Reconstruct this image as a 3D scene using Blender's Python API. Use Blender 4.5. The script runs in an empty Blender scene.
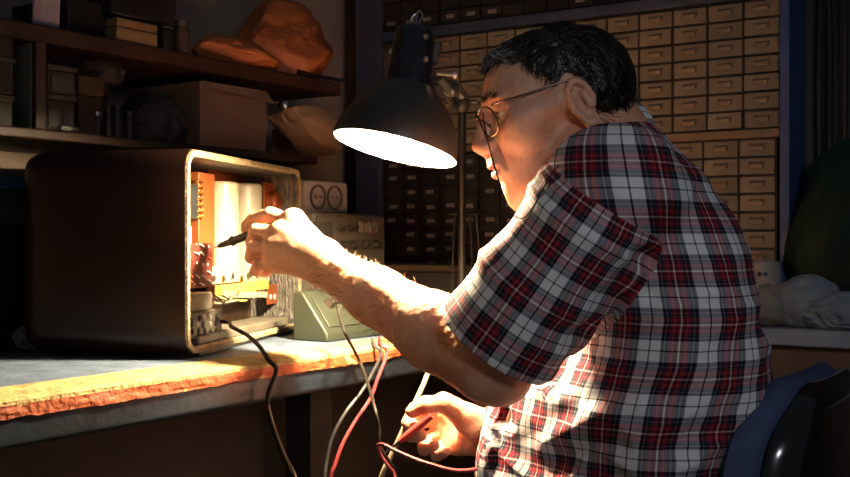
import bpy, bmesh, math, random
import numpy as np
from mathutils import Vector as V, Matrix, noise as mnoise
random.seed(7)
SC = bpy.context.scene
COL = SC.collection
F_ = 1100.0; CX, CY = 425.0, 238.5
ZC = 1.0                                   # camera height above the floor; shapes are written relative to it
# ------------------------------------------------------------------ frames
def P(px, py, Y):
    return V(((px-CX)/F_*Y, Y, (CY-py)/F_*Y))
G = V((.544, .839, 0)).normalized()        # along the bench and the shelf wall
N = V((-G.y, G.x, 0))                      # from the bench edge towards the shelf wall
ZUP = V((0, 0, 1))
RROOM = Matrix((G, N, ZUP)).transposed()
def RM(t, d, z): return G*t + N*d + V((0, 0, z))
def tpx(px, d):
    k = (px-CX)/F_; return d*(k*N.y-N.x)/(G.x-k*G.y)
def dpx(px, t):
    k = (px-CX)/F_; return t*(G.x-k*G.y)/(k*N.y-N.x)
def zpy(py, t, d): return (CY-py)/F_*RM(t, d, 0).y
# ------------------------------------------------------------------ materials
MATS = {}
def mat(name, c1, c2=None, scale=20, rough=.6, metal=0, bump=0, bscale=None, spec=.5, stretch=None, randv=0, coat=0, sss=0, lo=.35, hi=.65):
    if name in MATS: return MATS[name]
    m = bpy.data.materials.new(name); m.use_nodes = True
    nt = m.node_tree; L = nt.links; b = nt.nodes['Principled BSDF']
    b.inputs['Roughness'].default_value = rough; b.inputs['Metallic'].default_value = metal
    b.inputs['Specular IOR Level'].default_value = spec
    if coat: b.inputs['Coat Weight'].default_value = coat; b.inputs['Coat Roughness'].default_value = .12
    if sss:
        b.inputs['Subsurface Weight'].default_value = sss
        b.inputs['Subsurface Radius'].default_value = (1, .35, .2); b.inputs['Subsurface Scale'].default_value = .006
    b.inputs['Base Color'].default_value = (*c1, 1)
    tc = nt.nodes.new('ShaderNodeTexCoord'); mp = nt.nodes.new('ShaderNodeMapping')
    if stretch: mp.inputs['Scale'].default_value = stretch
    L.new(tc.outputs['Object'], mp.inputs['Vector'])
    last = None
    if c2 is not None:
        n = nt.nodes.new('ShaderNodeTexNoise'); n.inputs['Scale'].default_value = scale; n.inputs['Detail'].default_value = 6
        L.new(mp.outputs['Vector'], n.inputs['Vector'])
        r = nt.nodes.new('ShaderNodeMapRange'); r.inputs['From Min'].default_value = lo; r.inputs['From Max'].default_value = hi
        L.new(n.outputs['Fac'], r.inputs['Value'])
        x = nt.nodes.new('ShaderNodeMix'); x.data_type = 'RGBA'
        x.inputs['A'].default_value = (*c1, 1); x.inputs['B'].default_value = (*c2, 1)
        L.new(r.outputs['Result'], x.inputs['Factor']); last = x.outputs['Result']
        L.new(last, b.inputs['Base Color'])
    if randv:
        oi = nt.nodes.new('ShaderNodeObjectInfo'); r2 = nt.nodes.new('ShaderNodeMapRange')
        r2.inputs['To Min'].default_value = 1-randv; r2.inputs['To Max'].default_value = 1+randv
        L.new(oi.outputs['Random'], r2.inputs['Value'])
        hs = nt.nodes.new('ShaderNodeHueSaturation'); L.new(r2.outputs['Result'], hs.inputs['Value'])
        if last: L.new(last, hs.inputs['Color'])
        else: hs.inputs['Color'].default_value = (*c1, 1)
        L.new(hs.outputs['Color'], b.inputs['Base Color'])
    if bump:
        n2 = nt.nodes.new('ShaderNodeTexNoise'); n2.inputs['Scale'].default_value = bscale or scale*3; n2.inputs['Detail'].default_value = 5
        L.new(mp.outputs['Vector'], n2.inputs['Vector'])
        bp = nt.nodes.new('ShaderNodeBump'); bp.inputs['Strength'].default_value = bump; bp.inputs['Distance'].default_value = .004
        L.new(n2.outputs['Fac'], bp.inputs['Height']); L.new(bp.outputs['Normal'], b.inputs['Normal'])
    MATS[name] = m; return m
# ------------------------------------------------------------------ mesh builder
class B:
    def __init__(s): s.v = []; s.f = []; s.m = []
    def add(s, vs, fs, m=0):
        o = len(s.v); s.v += [tuple(v) for v in vs]
        for f in fs: s.f.append(tuple(i+o for i in f)); s.m.append(m)
        return s
    def box(s, c, size, R=None, m=0):
        hx, hy, hz = (q/2 for q in size); c = V(c); R = R or Matrix.Identity(3)
        vs = [c+R@V((x*hx, y*hy, z*hz)) for x in (-1, 1) for y in (-1, 1) for z in (-1, 1)]
        return s.add(vs, [(0,1,3,2),(4,6,7,5),(0,4,5,1),(2,3,7,6),(0,2,6,4),(1,5,7,3)], m)
    def rbox(s, t0, t1, d0, d1, z0, z1, m=0):
        return s.box(RM((t0+t1)/2, (d0+d1)/2, (z0+z1)/2), (abs(t1-t0), abs(d1-d0), abs(z1-z0)), RROOM, m)
    def tube(s, pts, r, n=8, m=0, cap=True):
        pts = [V(p) for p in pts]; k = len(pts)
        rs = r if isinstance(r, (list, tuple)) else [r]*k
        tan = [(pts[min(i+1, k-1)]-pts[max(i-1, 0)]).normalized() for i in range(k)]
        up = V((0, 0, 1)) if abs(tan[0].z) < .9 else V((1, 0, 0))
        a = tan[0].cross(up).normalized(); vs = []
        for i in range(k):
            a = (a-tan[i]*a.dot(tan[i])).normalized(); b2 = tan[i].cross(a)
            for j in range(n):
                q = 2*math.pi*j/n; vs.append(pts[i]+(a*math.cos(q)+b2*math.sin(q))*rs[i])
        fs = [(i*n+j, i*n+(j+1) % n, (i+1)*n+(j+1) % n, (i+1)*n+j) for i in range(k-1) for j in range(n)]
        if cap: fs += [tuple(range(n))[::-1], tuple((k-1)*n+j for j in range(n))]
        return s.add(vs, fs, m)
    def lathe(s, prof, o, ax=ZUP, n=32, m=0, cap0=False, cap1=False):
        o = V(o); ax = V(ax).normalized(); q = ax.to_track_quat('Z', 'Y').to_matrix(); vs = []
        for r, z in prof:
            for j in range(n):
                a = 2*math.pi*j/n; vs.append(o+q@V((r*math.cos(a), r*math.sin(a), z)))
        k = len(prof)
        fs = [(i*n+j, i*n+(j+1) % n, (i+1)*n+(j+1) % n, (i+1)*n+j) for i in range(k-1) for j in range(n)]
        if cap0: fs.append(tuple(range(n))[::-1])
        if cap1: fs.append(tuple((k-1)*n+j for j in range(n)))
        return s.add(vs, fs, m)
    def prism(s, poly, o, ex, ey, ez, h, m=0):
        # polygon in the (ex, ey) plane at o, pushed h along ez
        o, ex, ey, ez = V(o), V(ex), V(ey), V(ez); n = len(poly)
        vs = [o+ex*a+ey*b for a, b in poly]+[o+ex*a+ey*b+ez*h for a, b in poly]
        fs = [tuple(range(n))[::-1], tuple(range(n, 2*n))]+[(i, (i+1) % n, n+(i+1) % n, n+i) for i in range(n)]
        return s.add(vs, fs, m)
    def grid(s, fn, nu, nv, m=0):
        vs = [fn(i/nu, j/nv) for i in range(nu+1) for j in range(nv+1)]
        fs = [(i*(nv+1)+j, (i+1)*(nv+1)+j, (i+1)*(nv+1)+j+1, i*(nv+1)+j+1) for i in range(nu) for j in range(nv)]
        return s.add(vs, fs, m)
    def blob(s, c, rad, R=None, amp=.15, sc=2.5, seed=0, zmin=None, sub=4, fold=False, facet=0, m=0):
        pl = []
        if facet:
            q_ = random.Random(seed)
            for _ in range(facet):
                n_ = V((q_.gauss(0, 1), q_.gauss(0, 1), q_.gauss(0, 1))).normalized(); pl.append((n_, q_.uniform(.62, 1.0)))
        bm = bmesh.new(); bmesh.ops.create_icosphere(bm, subdivisions=sub, radius=1)
        c = V(c); R = R or Matrix.Identity(3); of = V((seed*7.3, seed*3.1, seed*1.7)); vs = []
        for v in bm.verts:
            p = v.co.copy()
            h = mnoise.fractal(p*sc+of, 1., 2., 4)
            if fold: h = 1-2*abs(mnoise.noise(p*sc+of+V((h, h, 0))*.6))+.4*h
            if pl:
                r_ = [c_/max(n_.dot(p), .05) for n_, c_ in pl]; p *= min(1.25, -math.log(sum(math.exp(-28*x) for x in r_+[1.22]))/28)
            p *= 1+amp*h
            w = c+R@V((p.x*rad[0], p.y*rad[1], p.z*rad[2]))
            if zmin is not None and w.z < zmin: w.z = zmin+(w.z-zmin)*.02
            vs.append(w)
        fs = [tuple(v.index for v in f.verts) for f in bm.faces]; bm.free()
        return s.add(vs, fs, m)
    def ell(s, c, rad, R=None, nu=20, nv=12, m=0):
        c = V(c); R = R or Matrix.Identity(3)
        vs = [c+R@V((0, 0, -rad[2]))]
        for j in range(1, nv):
            b = -math.pi/2+math.pi*j/nv
            for i in range(nu):
                a = 2*math.pi*i/nu
                vs.append(c+R@V((rad[0]*math.cos(b)*math.cos(a), rad[1]*math.cos(b)*math.sin(a), rad[2]*math.sin(b))))
        vs.append(c+R@V((0, 0, rad[2]))); top = len(vs)-1
        fs = [(0, 1+(i+1) % nu, 1+i) for i in range(nu)]
        fs += [(1+j*nu+i, 1+j*nu+(i+1) % nu, 1+(j+1)*nu+(i+1) % nu, 1+(j+1)*nu+i) for j in range(nv-2) for i in range(nu)]
        fs += [(top, 1+(nv-2)*nu+i, 1+(nv-2)*nu+(i+1) % nu) for i in range(nu)]
        return s.add(vs, fs, m)
def spline(pts, n=10):
    pts = [V(p) for p in pts]; q = [pts[0]*2-pts[1]]+pts+[pts[-1]*2-pts[-2]]; out = []
    for i in range(1, len(q)-2):
        for j in range(n):
            t = j/n; a, b, c, d = q[i-1:i+3]
            out.append(.5*((2*b)+(c-a)*t+(2*a-5*b+4*c-d)*t*t+(3*b-a-3*c+d)*t**3))
    return out+[pts[-1]]
# ------------------------------------------------------------------ objects
WM = {}
OFF = V((0, 0, ZC))
def tag(o, label=None, cat=None, group=None, kind=None):
    if label: o['label'] = label
    if cat: o['category'] = cat
    if group: o['group'] = group
    if kind: o['kind'] = kind
    return o
def thing(name, label, cat, loc, rotz=0, group=None):
    e = bpy.data.objects.new(name, None); COL.objects.link(e); e.empty_display_size = .05
    e.location = V(loc)+OFF; e.rotation_euler = (0, 0, rotz)
    WM[e.name] = Matrix.Translation(V(loc)) @ Matrix.Rotation(rotz, 4, 'Z')
    return tag(e, label, cat, group)
def mesh_of(name, b, mats, smooth=True, inv=None, base=V((0, 0, 0))):
    me = bpy.data.meshes.new(name)
    vs = [inv @ V(v) for v in b.v] if inv is not None else [V(v)-base for v in b.v]
    me.from_pydata(vs, [], b.f)
    for m in (mats if isinstance(mats, (list, tuple)) else [mats]): me.materials.append(m)
    me.polygons.foreach_set('material_index', b.m)
    bm = bmesh.new(); bm.from_mesh(me); bmesh.ops.recalc_face_normals(bm, faces=bm.faces); bm.to_mesh(me); bm.free()
    if smooth:
        me.polygons.foreach_set('use_smooth', [True]*len(me.polygons))
        me.set_sharp_from_angle(angle=math.radians(38))
    me.update(); return me
def bevel(o, w, seg=2):
    m = o.modifiers.new('edge', 'BEVEL'); m.width = w; m.segments = seg; m.limit_method = 'ANGLE'; m.angle_limit = math.radians(40); return o
def part(name, b, mats, parent, bev=0, label=None, smooth=True):
    W = WM[parent.name]; me = mesh_of(name, b, mats, smooth, W.inverted())
    o = bpy.data.objects.new(name, me); COL.objects.link(o); o.parent = parent; WM[o.name] = W
    if bev: bevel(o, bev)
    if label: o['label'] = label
    return o
def solo(name, b, mats, label=None, cat=None, group=None, kind=None, bev=0, smooth=True):
    vs = b.v; lo = [min(v[i] for v in vs) for i in range(3)]; hi = [max(v[i] for v in vs) for i in range(3)]
    base = V(((lo[0]+hi[0])/2, (lo[1]+hi[1])/2, lo[2]))
    me = mesh_of(name, b, mats, smooth, None, base)
    o = bpy.data.objects.new(name, me); COL.objects.link(o); o.location = base+OFF
    WM[o.name] = Matrix.Translation(base)
    if bev: bevel(o, bev)
    return tag(o, label, cat, group, kind)
def dup(root, label=None, loc=None, rotz=None):
    r = root.copy(); COL.objects.link(r)
    if loc is not None: r.location = V(loc)+OFF
    if rotz is not None: r.rotation_euler = (0, 0, rotz)
    if label: r['label'] = label
    for ch in list(root.children):
        c = ch.copy(); COL.objects.link(c); c.parent = r
        for g in list(ch.children):
            d = g.copy(); COL.objects.link(d); d.parent = c
    return r
# ------------------------------------------------------------------ implicit surfaces (for the body and the cloth)
class Vol:
    def __init__(s, lo, hi, h):
        s.lo = np.array(lo, np.float32); s.h = h
        s.n = np.ceil((np.array(hi)-np.array(lo))/h).astype(int)+1
        s.a = np.full(s.n, .5, np.float32)
        s.ax = [s.lo[i]+np.arange(s.n[i], dtype=np.float32)*h for i in range(3)]
    def win(s, lo, hi):
        i0 = np.clip(np.floor((np.array(lo)-s.lo)/s.h).astype(int), 0, s.n); i1 = np.clip(np.ceil((np.array(hi)-s.lo)/s.h).astype(int)+1, 0, s.n)
        sl = tuple(slice(a, b) for a, b in zip(i0, i1))
        X, Y, Z = np.meshgrid(*[s.ax[i][sl[i]] for i in range(3)], indexing='ij', sparse=True)
        return sl, X, Y, Z
    def mix(s, sl, d, k, op):
        a = s.a[sl]
        if a.size == 0: return
        if op == '+':
            h = np.clip(.5+.5*(a-d)/k, 0, 1); s.a[sl] = a*(1-h)+d*h-k*h*(1-h)
        else:
            d = -d; h = np.clip(.5-.5*(a-d)/k, 0, 1); s.a[sl] = a*(1-h)+d*h+k*h*(1-h)
    def cap(s, a, b, r1, r2, k=.01, op='+', flat=None):
        a = np.array(a, float); b = np.array(b, float); r = max(r1, r2)+k+.012
        sl, X, Y, Z = s.win(np.minimum(a, b)-r, np.maximum(a, b)+r)
        ba = b-a; L = ba.dot(ba)+1e-12
        t = np.clip(((X-a[0])*ba[0]+(Y-a[1])*ba[1]+(Z-a[2])*ba[2])/L, 0, 1)
        dx, dy, dz = X-a[0]-t*ba[0], Y-a[1]-t*ba[1], Z-a[2]-t*ba[2]
        q = dx*dx+dy*dy+dz*dz
        if flat is not None:                # flat = (axis, factor): squash the section along the axis
            n, f = flat; n = np.array(n, float); w = dx*n[0]+dy*n[1]+dz*n[2]; q = q+w*w*(1/f**2-1)
        s.mix(sl, np.sqrt(q)-(r1+(r2-r1)*t), k, op)
    def ell(s, c, rad, R=None, k=.01, op='+'):
        c = np.array(c, float); R = np.eye(3) if R is None else np.array(R); r = max(rad)+k+.012
        sl, X, Y, Z = s.win(c-r, c+r)
        q0 = q1 = 0
        for i in range(3):
            w = (X-c[0])*R[0, i]+(Y-c[1])*R[1, i]+(Z-c[2])*R[2, i]
            q0 = q0+(w/rad[i])**2; q1 = q1+(w/rad[i]**2)**2
        k0 = np.sqrt(q0); k1 = np.sqrt(q1)+1e-9
        s.mix(sl, (k0*(k0-1)/k1).astype(np.float32), k, op)
    def mesh(s):
        a = s.a; ins = a < 0
        n = s.n
        cs = [ins[i:n[0]-1+i, j:n[1]-1+j, k:n[2]-1+k] for i in (0, 1) for j in (0, 1) for k in (0, 1)]
        al = cs[0].copy(); an = cs[0].copy()
        for c in cs[1:]: al &= c; an |= c
        act = np.argwhere(an & ~al)
        idx = np.full(n-1, -1, np.int64); idx[tuple(act.T)] = np.arange(len(act))
        cor = np.array([(i, j, k) for i in (0, 1) for j in (0, 1) for k in (0, 1)])
        val = np.stack([a[act[:, 0]+c[0], act[:, 1]+c[1], act[:, 2]+c[2]] for c in cor], 1).astype(float)
        acc = np.zeros((len(act), 3)); cnt = np.zeros(len(act))
        for e0 in range(8):
            for b in (1, 2, 4):
                e1 = e0 | b
                if e1 == e0: continue
                v0, v1 = val[:, e0], val[:, e1]; m = (v0 < 0) != (v1 < 0)
                t = np.where(m, v0/np.where(m, v0-v1, 1), 0)
                acc += np.where(m[:, None], cor[e0]+t[:, None]*(cor[e1]-cor[e0]), 0); cnt += m
        vs = s.lo+(act+acc/cnt[:, None])*s.h
        faces = []
        for axn in range(3):
            o1, o2 = [(1, 2), (2, 0), (0, 1)][axn]
            sl0 = [slice(None)]*3; sl1 = [slice(None)]*3
            sl0[axn] = slice(0, -1); sl1[axn] = slice(1, None)
            e = ins[tuple(sl0)] != ins[tuple(sl1)]
            q = np.argwhere(e)
            ok = (q[:, o1] > 0) & (q[:, o2] > 0) & (q[:, o1] < n[o1]-1) & (q[:, o2] < n[o2]-1); q = q[ok]
            fl = ins[tuple(q.T)]
            def cell(d1, d2):
                c = q.copy(); c[:, o1] -= d1; c[:, o2] -= d2; return idx[tuple(c.T)]
            f = np.stack([cell(1, 1), cell(0, 1), cell(0, 0), cell(1, 0)], 1)
            f[~fl] = f[~fl][:, ::-1]; faces.append(f)
        return vs, np.concatenate(faces)
def relax(vs, fs, it=1, lam=.5):
    for _ in range(it):
        acc = np.zeros_like(vs); cnt = np.zeros(len(vs))
        for i in range(4):
            a, b = fs[:, i], fs[:, (i+1) % 4]
            for c in range(3):
                acc[:, c] += np.bincount(a, vs[b][:, c], len(vs))+np.bincount(b, vs[a][:, c], len(vs))
            cnt += np.bincount(a, minlength=len(vs))+np.bincount(b, minlength=len(vs))
        vs = vs+lam*(acc/np.maximum(cnt, 1)[:, None]-vs)
    return vs
def vnormals(vs, fs):
    n = np.cross(vs[fs[:, 2]]-vs[fs[:, 0]], vs[fs[:, 3]]-vs[fs[:, 1]]); out = np.zeros_like(vs)
    for i in range(4):
        for c in range(3): out[:, c] += np.bincount(fs[:, i], n[:, c], len(vs))
    return out/(np.linalg.norm(out, axis=1)[:, None]+1e-12)
def vnoise(p, seed=0):
    p = np.asarray(p, float)+seed*17.37; i = np.floor(p).astype(np.int64); f = p-i; f = f*f*(3-2*f); out = 0
    def hsh(a, b, c):
        h = (a*374761393+b*668265263+c*2147483647+seed*1013) & 0xffffffff
        h = ((h ^ (h >> 13))*1274126177) & 0xffffffff
        return ((h ^ (h >> 16)) & 0xffff)/32767.5-1
    for a in (0, 1):
        for b in (0, 1):
            for c in (0, 1):
                w = (f[:, 0] if a else 1-f[:, 0])*(f[:, 1] if b else 1-f[:, 1])*(f[:, 2] if c else 1-f[:, 2])
                out = out+w*hsh(i[:, 0]+a, i[:, 1]+b, i[:, 2]+c)
    return out
def npart(name, vs, fs, mats, parent, mi=None, uv=None, label=None):
    me = bpy.data.meshes.new(name); W = WM[parent.name].inverted()
    M3 = np.array(W.to_3x3()); t = np.array(W.translation)
    me.from_pydata((vs@M3.T+t).tolist(), [], fs.tolist() if hasattr(fs, 'tolist') else fs)
    for m in (mats if isinstance(mats, (list, tuple)) else [mats]): me.materials.append(m)
    if mi is not None: me.polygons.foreach_set('material_index', mi.astype(np.int32))
    me.polygons.foreach_set('use_smooth', [True]*len(me.polygons))
    if uv is not None:
        l = me.uv_layers.new(name='weave'); l.data.foreach_set('uv', uv.astype(np.float32).ravel())
    me.update(); o = bpy.data.objects.new(name, me); COL.objects.link(o); o.parent = parent; WM[o.name] = WM[parent.name]
    if label: o['label'] = label
    return o
BULB = 4600.0; SPOT = 24.0; WORLD = .045; EXPO = 0.0
ZB = -.1885                                 # bench top
DE = 1.118                                  # bench edge
DW, TW = 1.85, 2.457                        # shelf wall, back wall
RZ = math.atan2(G.y, G.x)
# ---- materials
wood_dark = mat('dark stained wood', (.030, .014, .008), (.060, .028, .014), 6, .45, bump=.25, bscale=40, stretch=(1, 1, 6))
shelf_red = mat('red brown shelf wood', (.026, .010, .007), (.045, .018, .011), 7, .55, bump=.2, bscale=30)
bare_wood = mat('worn bare wood', (.44, .31, .115), (.26, .165, .06), 38, .75, bump=.9, bscale=130)
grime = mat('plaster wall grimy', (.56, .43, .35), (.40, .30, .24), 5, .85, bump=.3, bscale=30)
navy = mat('navy painted steel', (.030, .042, .085), (.045, .06, .11), 9, .5, bump=.1)
blue_rail = mat('blue painted steel', (.055, .10, .27), (.04, .075, .20), 14, .45)
tan_dr = mat('tan card drawer', (.26, .205, .135), (.21, .163, .105), 12, .6, randv=.14)
tan_pull = mat('tan drawer pull', (.25, .17, .10), (.31, .225, .14), 20, .55)
black_case = mat('blackened case', (.016, .011, .009), (.028, .018, .013), 10, .6)
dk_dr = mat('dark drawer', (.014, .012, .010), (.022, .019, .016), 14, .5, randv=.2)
paper_w = mat('pale label card', (.27, .26, .24), (.21, .20, .19), 30, .8)
black_pl = mat('black plastic', (.010, .010, .011), (.016, .016, .018), 20, .4)
steel = mat('plain steel', (.55, .55, .55), (.40, .40, .41), 30, .3, metal=1)
card = mat('brown cardboard', (.30, .19, .115), (.24, .145, .085), 8, .85, bump=.2, bscale=60)
card_print = mat('faded brown print', (.13, .075, .05), None, rough=.85)
# ---- the room
b = B(); b.rbox(-2.6, TW+.1, -2.4, DW+.1, -1.06, -1.0); solo('floor', b, mat('grey concrete floor', (.10, .085, .07), (.07, .06, .05), 4, .8, bump=.3), kind='structure')
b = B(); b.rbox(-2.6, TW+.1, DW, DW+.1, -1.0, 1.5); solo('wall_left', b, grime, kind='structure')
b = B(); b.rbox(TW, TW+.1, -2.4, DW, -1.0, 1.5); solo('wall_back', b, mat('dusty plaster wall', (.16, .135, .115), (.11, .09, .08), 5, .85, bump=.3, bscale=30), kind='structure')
b = B(); b.rbox(TW-.045, TW-.003, DW-.062, DW-.030, -1.0, 1.5); solo('trim_1', b, mat('brown post wood', (.085, .045, .028), (.06, .03, .02), 9, .6, stretch=(4, 4, 1)), kind='structure', bev=.003)
# ---- the bench
wb = thing('workbench', 'long workbench with worn orange-painted front edge and blue-grey metal apron', 'workbench', RM(1.1, 1.48, -1.0), RZ)
T0, T1 = -.35, TW-.008
bt = mat('pale blue bench paint', (.10, .135, .20), (.06, .082, .125), 26, .55, bump=.5, bscale=140)
b = B(); b.rbox(T0, T1, DE+.083, DW-.006, ZB-.035, ZB); part('bench_top', b, bt, wb)
def wear(u, v):
    t = T0+(T1-T0)*u
    h = mnoise.fractal(V((t*9, v*2, 3)), 1, 2, 4); g2 = mnoise.noise(V((t*45, v*6, 8)))
    if v < .72:
        q = v/.72; d = DE+.086*(1-q); z = ZB+.001-.0035*q*q-max(0, h)*.002*(q > .15)+g2*.0009*(q > .1)
    else:
        q = (v-.72)/.28; d = DE-.001*q+h*.0012; z = ZB-.003-.007*q+(h*.002+g2*.0016)*q
    return RM(t, d, z)
b = B(); b.grid(wear, 420, 16)
part('worn_edge', b, bare_wood, wb, label='bare yellow wood along the worn top edge')
om = mat('orange edge paint', (.42, .085, .018), (.25, .045, .015), 25, .6, bump=.8, bscale=90)
nt = om.node_tree; bs = nt.nodes['Principled BSDF']
n = nt.nodes.new('ShaderNodeTexNoise'); n.inputs['Scale'].default_value = 30; n.inputs['Detail'].default_value = 8
tc = nt.nodes.new('ShaderNodeTexCoord'); sx = nt.nodes.new('ShaderNodeSeparateXYZ'); nt.links.new(tc.outputs['Object'], sx.inputs[0]); nt.links.new(tc.outputs['Object'], n.inputs['Vector'])
mr = nt.nodes.new('ShaderNodeMapRange'); mr.inputs['From Min'].default_value = -.3; mr.inputs['From Max'].default_value = .5; mr.inputs['To Min'].default_value = .0; mr.inputs['To Max'].default_value = .13
nt.links.new(sx.outputs['X'], mr.inputs['Value'])
ad = nt.nodes.new('ShaderNodeMath'); nt.links.new(n.outputs['Fac'], ad.inputs[0]); nt.links.new(mr.outputs['Result'], ad.inputs[1])
cr = nt.nodes.new('ShaderNodeValToRGB'); cr.color_ramp.elements[0].position = .68; cr.color_ramp.elements[1].position = .71
nt.links.new(ad.outputs[0], cr.inputs['Fac'])
old = bs.inputs['Base Color'].links[0].from_socket
mx = nt.nodes.new('ShaderNodeMix'); mx.data_type = 'RGBA'; nt.links.new(cr.outputs['Color'], mx.inputs['Factor']); nt.links.new(old, mx.inputs['A']); mx.inputs['B'].default_value = (.50, .33, .12, 1)
nt.links.new(mx.outputs['Result'], bs.inputs['Base Color'])
def band(u, v):
    t = T0+(T1-T0)*u; h = mnoise.fractal(V((t*14, v*1.5, 11)), 1, 2, 4); g2 = mnoise.noise(V((t*70, v*3, 2)))
    return RM(t, DE-.0015+h*.0015+(.02 if v > .99 else 0), ZB-.0085-.0165*min(v/.93, 1)+(g2*.0016+h*.0016 if v > .6 else 0))
b = B(); b.grid(band, 420, 12); part('edge_band', b, om, wb, label='orange painted band along the front edge')
b = B(); b.rbox(T0, T1, DE+.004, DE+.083, ZB-.030, ZB-.006); part('edge_core', b, wood_dark, wb)
ap = mat('blue grey metal apron', (.020, .029, .044), (.013, .017, .023), 16, .32, metal=.4, bump=.25, bscale=70)
def apr(u, v):
    t = T0+(T1-T0)*u; q = v
    if q < .7: return RM(t, DE+.002, ZB-.026-.030*q/.7)
    a = (q-.7)/.3*math.pi*.55
    return RM(t, DE+.002-.0+.010*(1-math.cos(a)), ZB-.056-.007*math.sin(a))
b = B(); b.grid(apr, 60, 12); b.rbox(T0, T1, DE+.014, DE+.03, ZB-.060, ZB-.028); part('apron', b, ap, wb, label='blue-grey steel apron strip')
for t in (.02, tpx(322, DE+.1)-.03, 2.38):
    b = B(); b.rbox(t, t+.06, DE+.10, DE+.16, -1.0, ZB-.035); part('leg', b, mat('dark leg wood', (.022, .015, .012)), wb, bev=.003)
    b = B(); b.rbox(t, t+.06, DW-.12, DW-.06, -1.0, ZB-.035); part('leg', b, MATS['dark leg wood'], wb, bev=.003)
b = B(); b.rbox(T0, T1, DE+.22, DE+.24, -.98, ZB-.036); part('back_panel', b, mat('brown hardboard', (.045, .033, .025), (.033, .025, .019), 5, .7), wb)
# ---- wall shelves
TS1 = tpx(341, 1.57); DS = 1.57; ZL, ZU = .187, .365
su = thing('wall_shelves', 'dark red-brown wooden wall shelves crammed with boxes and bags', 'shelves', RM(1.2, 1.71, ZL-.02), RZ)
TS0 = -.2; TSL = tpx(318, 1.57)
b = B(); b.rbox(TS0, TS1, DS, DW-.004, ZU-.030, ZU); part('shelf_board', b, shelf_red, su, bev=.003)
b = B(); b.rbox(TS0, TSL, DS, DW-.004, ZL-.018, ZL); part('shelf_board', b, shelf_red, su, bev=.003)
tu = tpx(42, DS)
b = B(); b.rbox(tu-.011, tu+.011, DS+.002, DW-.004, ZL, ZU-.030); part('upright', b, shelf_red, su, bev=.002)
b = B(); b.rbox(tu-.014, tu-.011, DS+.012, DW-.01, ZL+.001, ZU-.032); part('side_lining', b, mat('grey green lining', (.17, .185, .165), (.13, .14, .125), 9, .8), su, label='grey-green painted lining board')
# ---- drawer cabinets on the back wall
TC = 2.30
def cabinet(name, label, d0, nc, z0, nr, w, h, dm, hm, style, grp=None):
    c = thing(name, label, 'drawer cabinet', RM(TC, d0, z0), RZ, grp)
    L = lambda x, y, z: RM(TC+x, d0+y, z0+z)
    W, H = nc*w, nr*h; b = B()
    b.rbox(TC+.10, TC+.115, d0, d0+W, z0, z0+H)
    for i in range(nc+1): b.rbox(TC+.003, TC+.10, d0+i*w-.0016, d0+i*w+.0016, z0, z0+H)
    for j in range(nr+1): b.rbox(TC+.003, TC+.10, d0, d0+W, z0+j*h-.0016, z0+j*h+.0016)
    part('case', b, black_case, c)
    b = B(); g_ = .0028
    b.box((.003, 0, 0), (.006, w-2*g_, h-2*g_)); b.box((.050, 0, -.004), (.088, w-4*g_, h-5*g_))
    dme = mesh_of('drawer', b, dm); b = B()
    if style == 'pull':
        pw = w*.21
        # a cup pull with a label slot above its lip
        b.add([(-.0005, -pw, .009), (-.0005, pw, .009), (-.0095, pw*.86, .003), (-.0095, -pw*.86, .003), (-.0075, pw*.8, -.0045), (-.0075, -pw*.8, -.0045), (-.0005, pw*.85, -.002), (-.0005, -pw*.85, -.002)],
              [(0, 1, 2, 3), (3, 2, 4, 5), (5, 4, 6, 7), (0, 3, 5, 7), (1, 6, 4, 2), (0, 7, 6, 1)])
        hme = mesh_of('pull', b, hm, smooth=False)
    else:
        b.box((-.001, 0, .001), (.002, w*.40, h*.26)); hme = mesh_of('label_card', b, hm)
    k = 0
    for i in range(nc):
        for j in range(nr):
            dr = bpy.data.objects.new('drawer', dme); COL.objects.link(dr); dr.parent = c
            rr = random.random(); ou = -.010*random.random() if rr < .08 else -.002*random.random()
            dr.location = (ou, (i+.5)*w, (j+.5)*h); dr.rotation_euler = (0, 0, random.uniform(-.006, .006))
            if style != 'pull' and random.random() < .22: continue
            if style == 'pull' and i == 0 and j == nr-2 and nr > 6:
                dr.location.x = -.004
            ha = bpy.data.objects.new('pull' if style == 'pull' else 'label_card', hme); COL.objects.link(ha); ha.parent = dr
            if style != 'pull': ha.location = (0, random.uniform(-.003, .003), random.uniform(-.002, .002))
    return c
d1 = dpx(781, TC)
cabinet('drawer_cabinet', 'tall cabinet of tan parts drawers behind the seated man, framed by blue rails', d1, 11, .2287, 7, .0772, .0383, tan_dr, tan_pull, 'pull')
cabinet('drawer_cabinet', 'lower tan drawer cabinet above the white cloths, under the thick wooden ledge', d1+.010, 6, .208-.0383*7+.0, 7, .0772, .0383, tan_dr, tan_pull, 'pull')
d2 = dpx(384, TC)-.0565*9
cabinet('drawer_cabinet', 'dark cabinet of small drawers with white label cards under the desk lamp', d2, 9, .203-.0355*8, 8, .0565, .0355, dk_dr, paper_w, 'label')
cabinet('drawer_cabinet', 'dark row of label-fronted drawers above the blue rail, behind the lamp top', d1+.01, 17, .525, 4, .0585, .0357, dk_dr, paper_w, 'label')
b = B(); b.rbox(TC-.006, TC+.115, d1, d1+.86, .2287-.019, .2287-.0012); solo('wooden_ledge', b, mat('ledge wood', (.30, .19, .105), (.22, .135, .07), 8, .6, stretch=(6, 1, 1)), 'thick wooden ledge between the two tan drawer cabinets', 'ledge', bev=.002)
rk = thing('steel_rack', 'blue painted steel rack holding the drawer cabinets against the back wall', 'rack', RM(2.36, 1.1, -.165), RZ)
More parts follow.
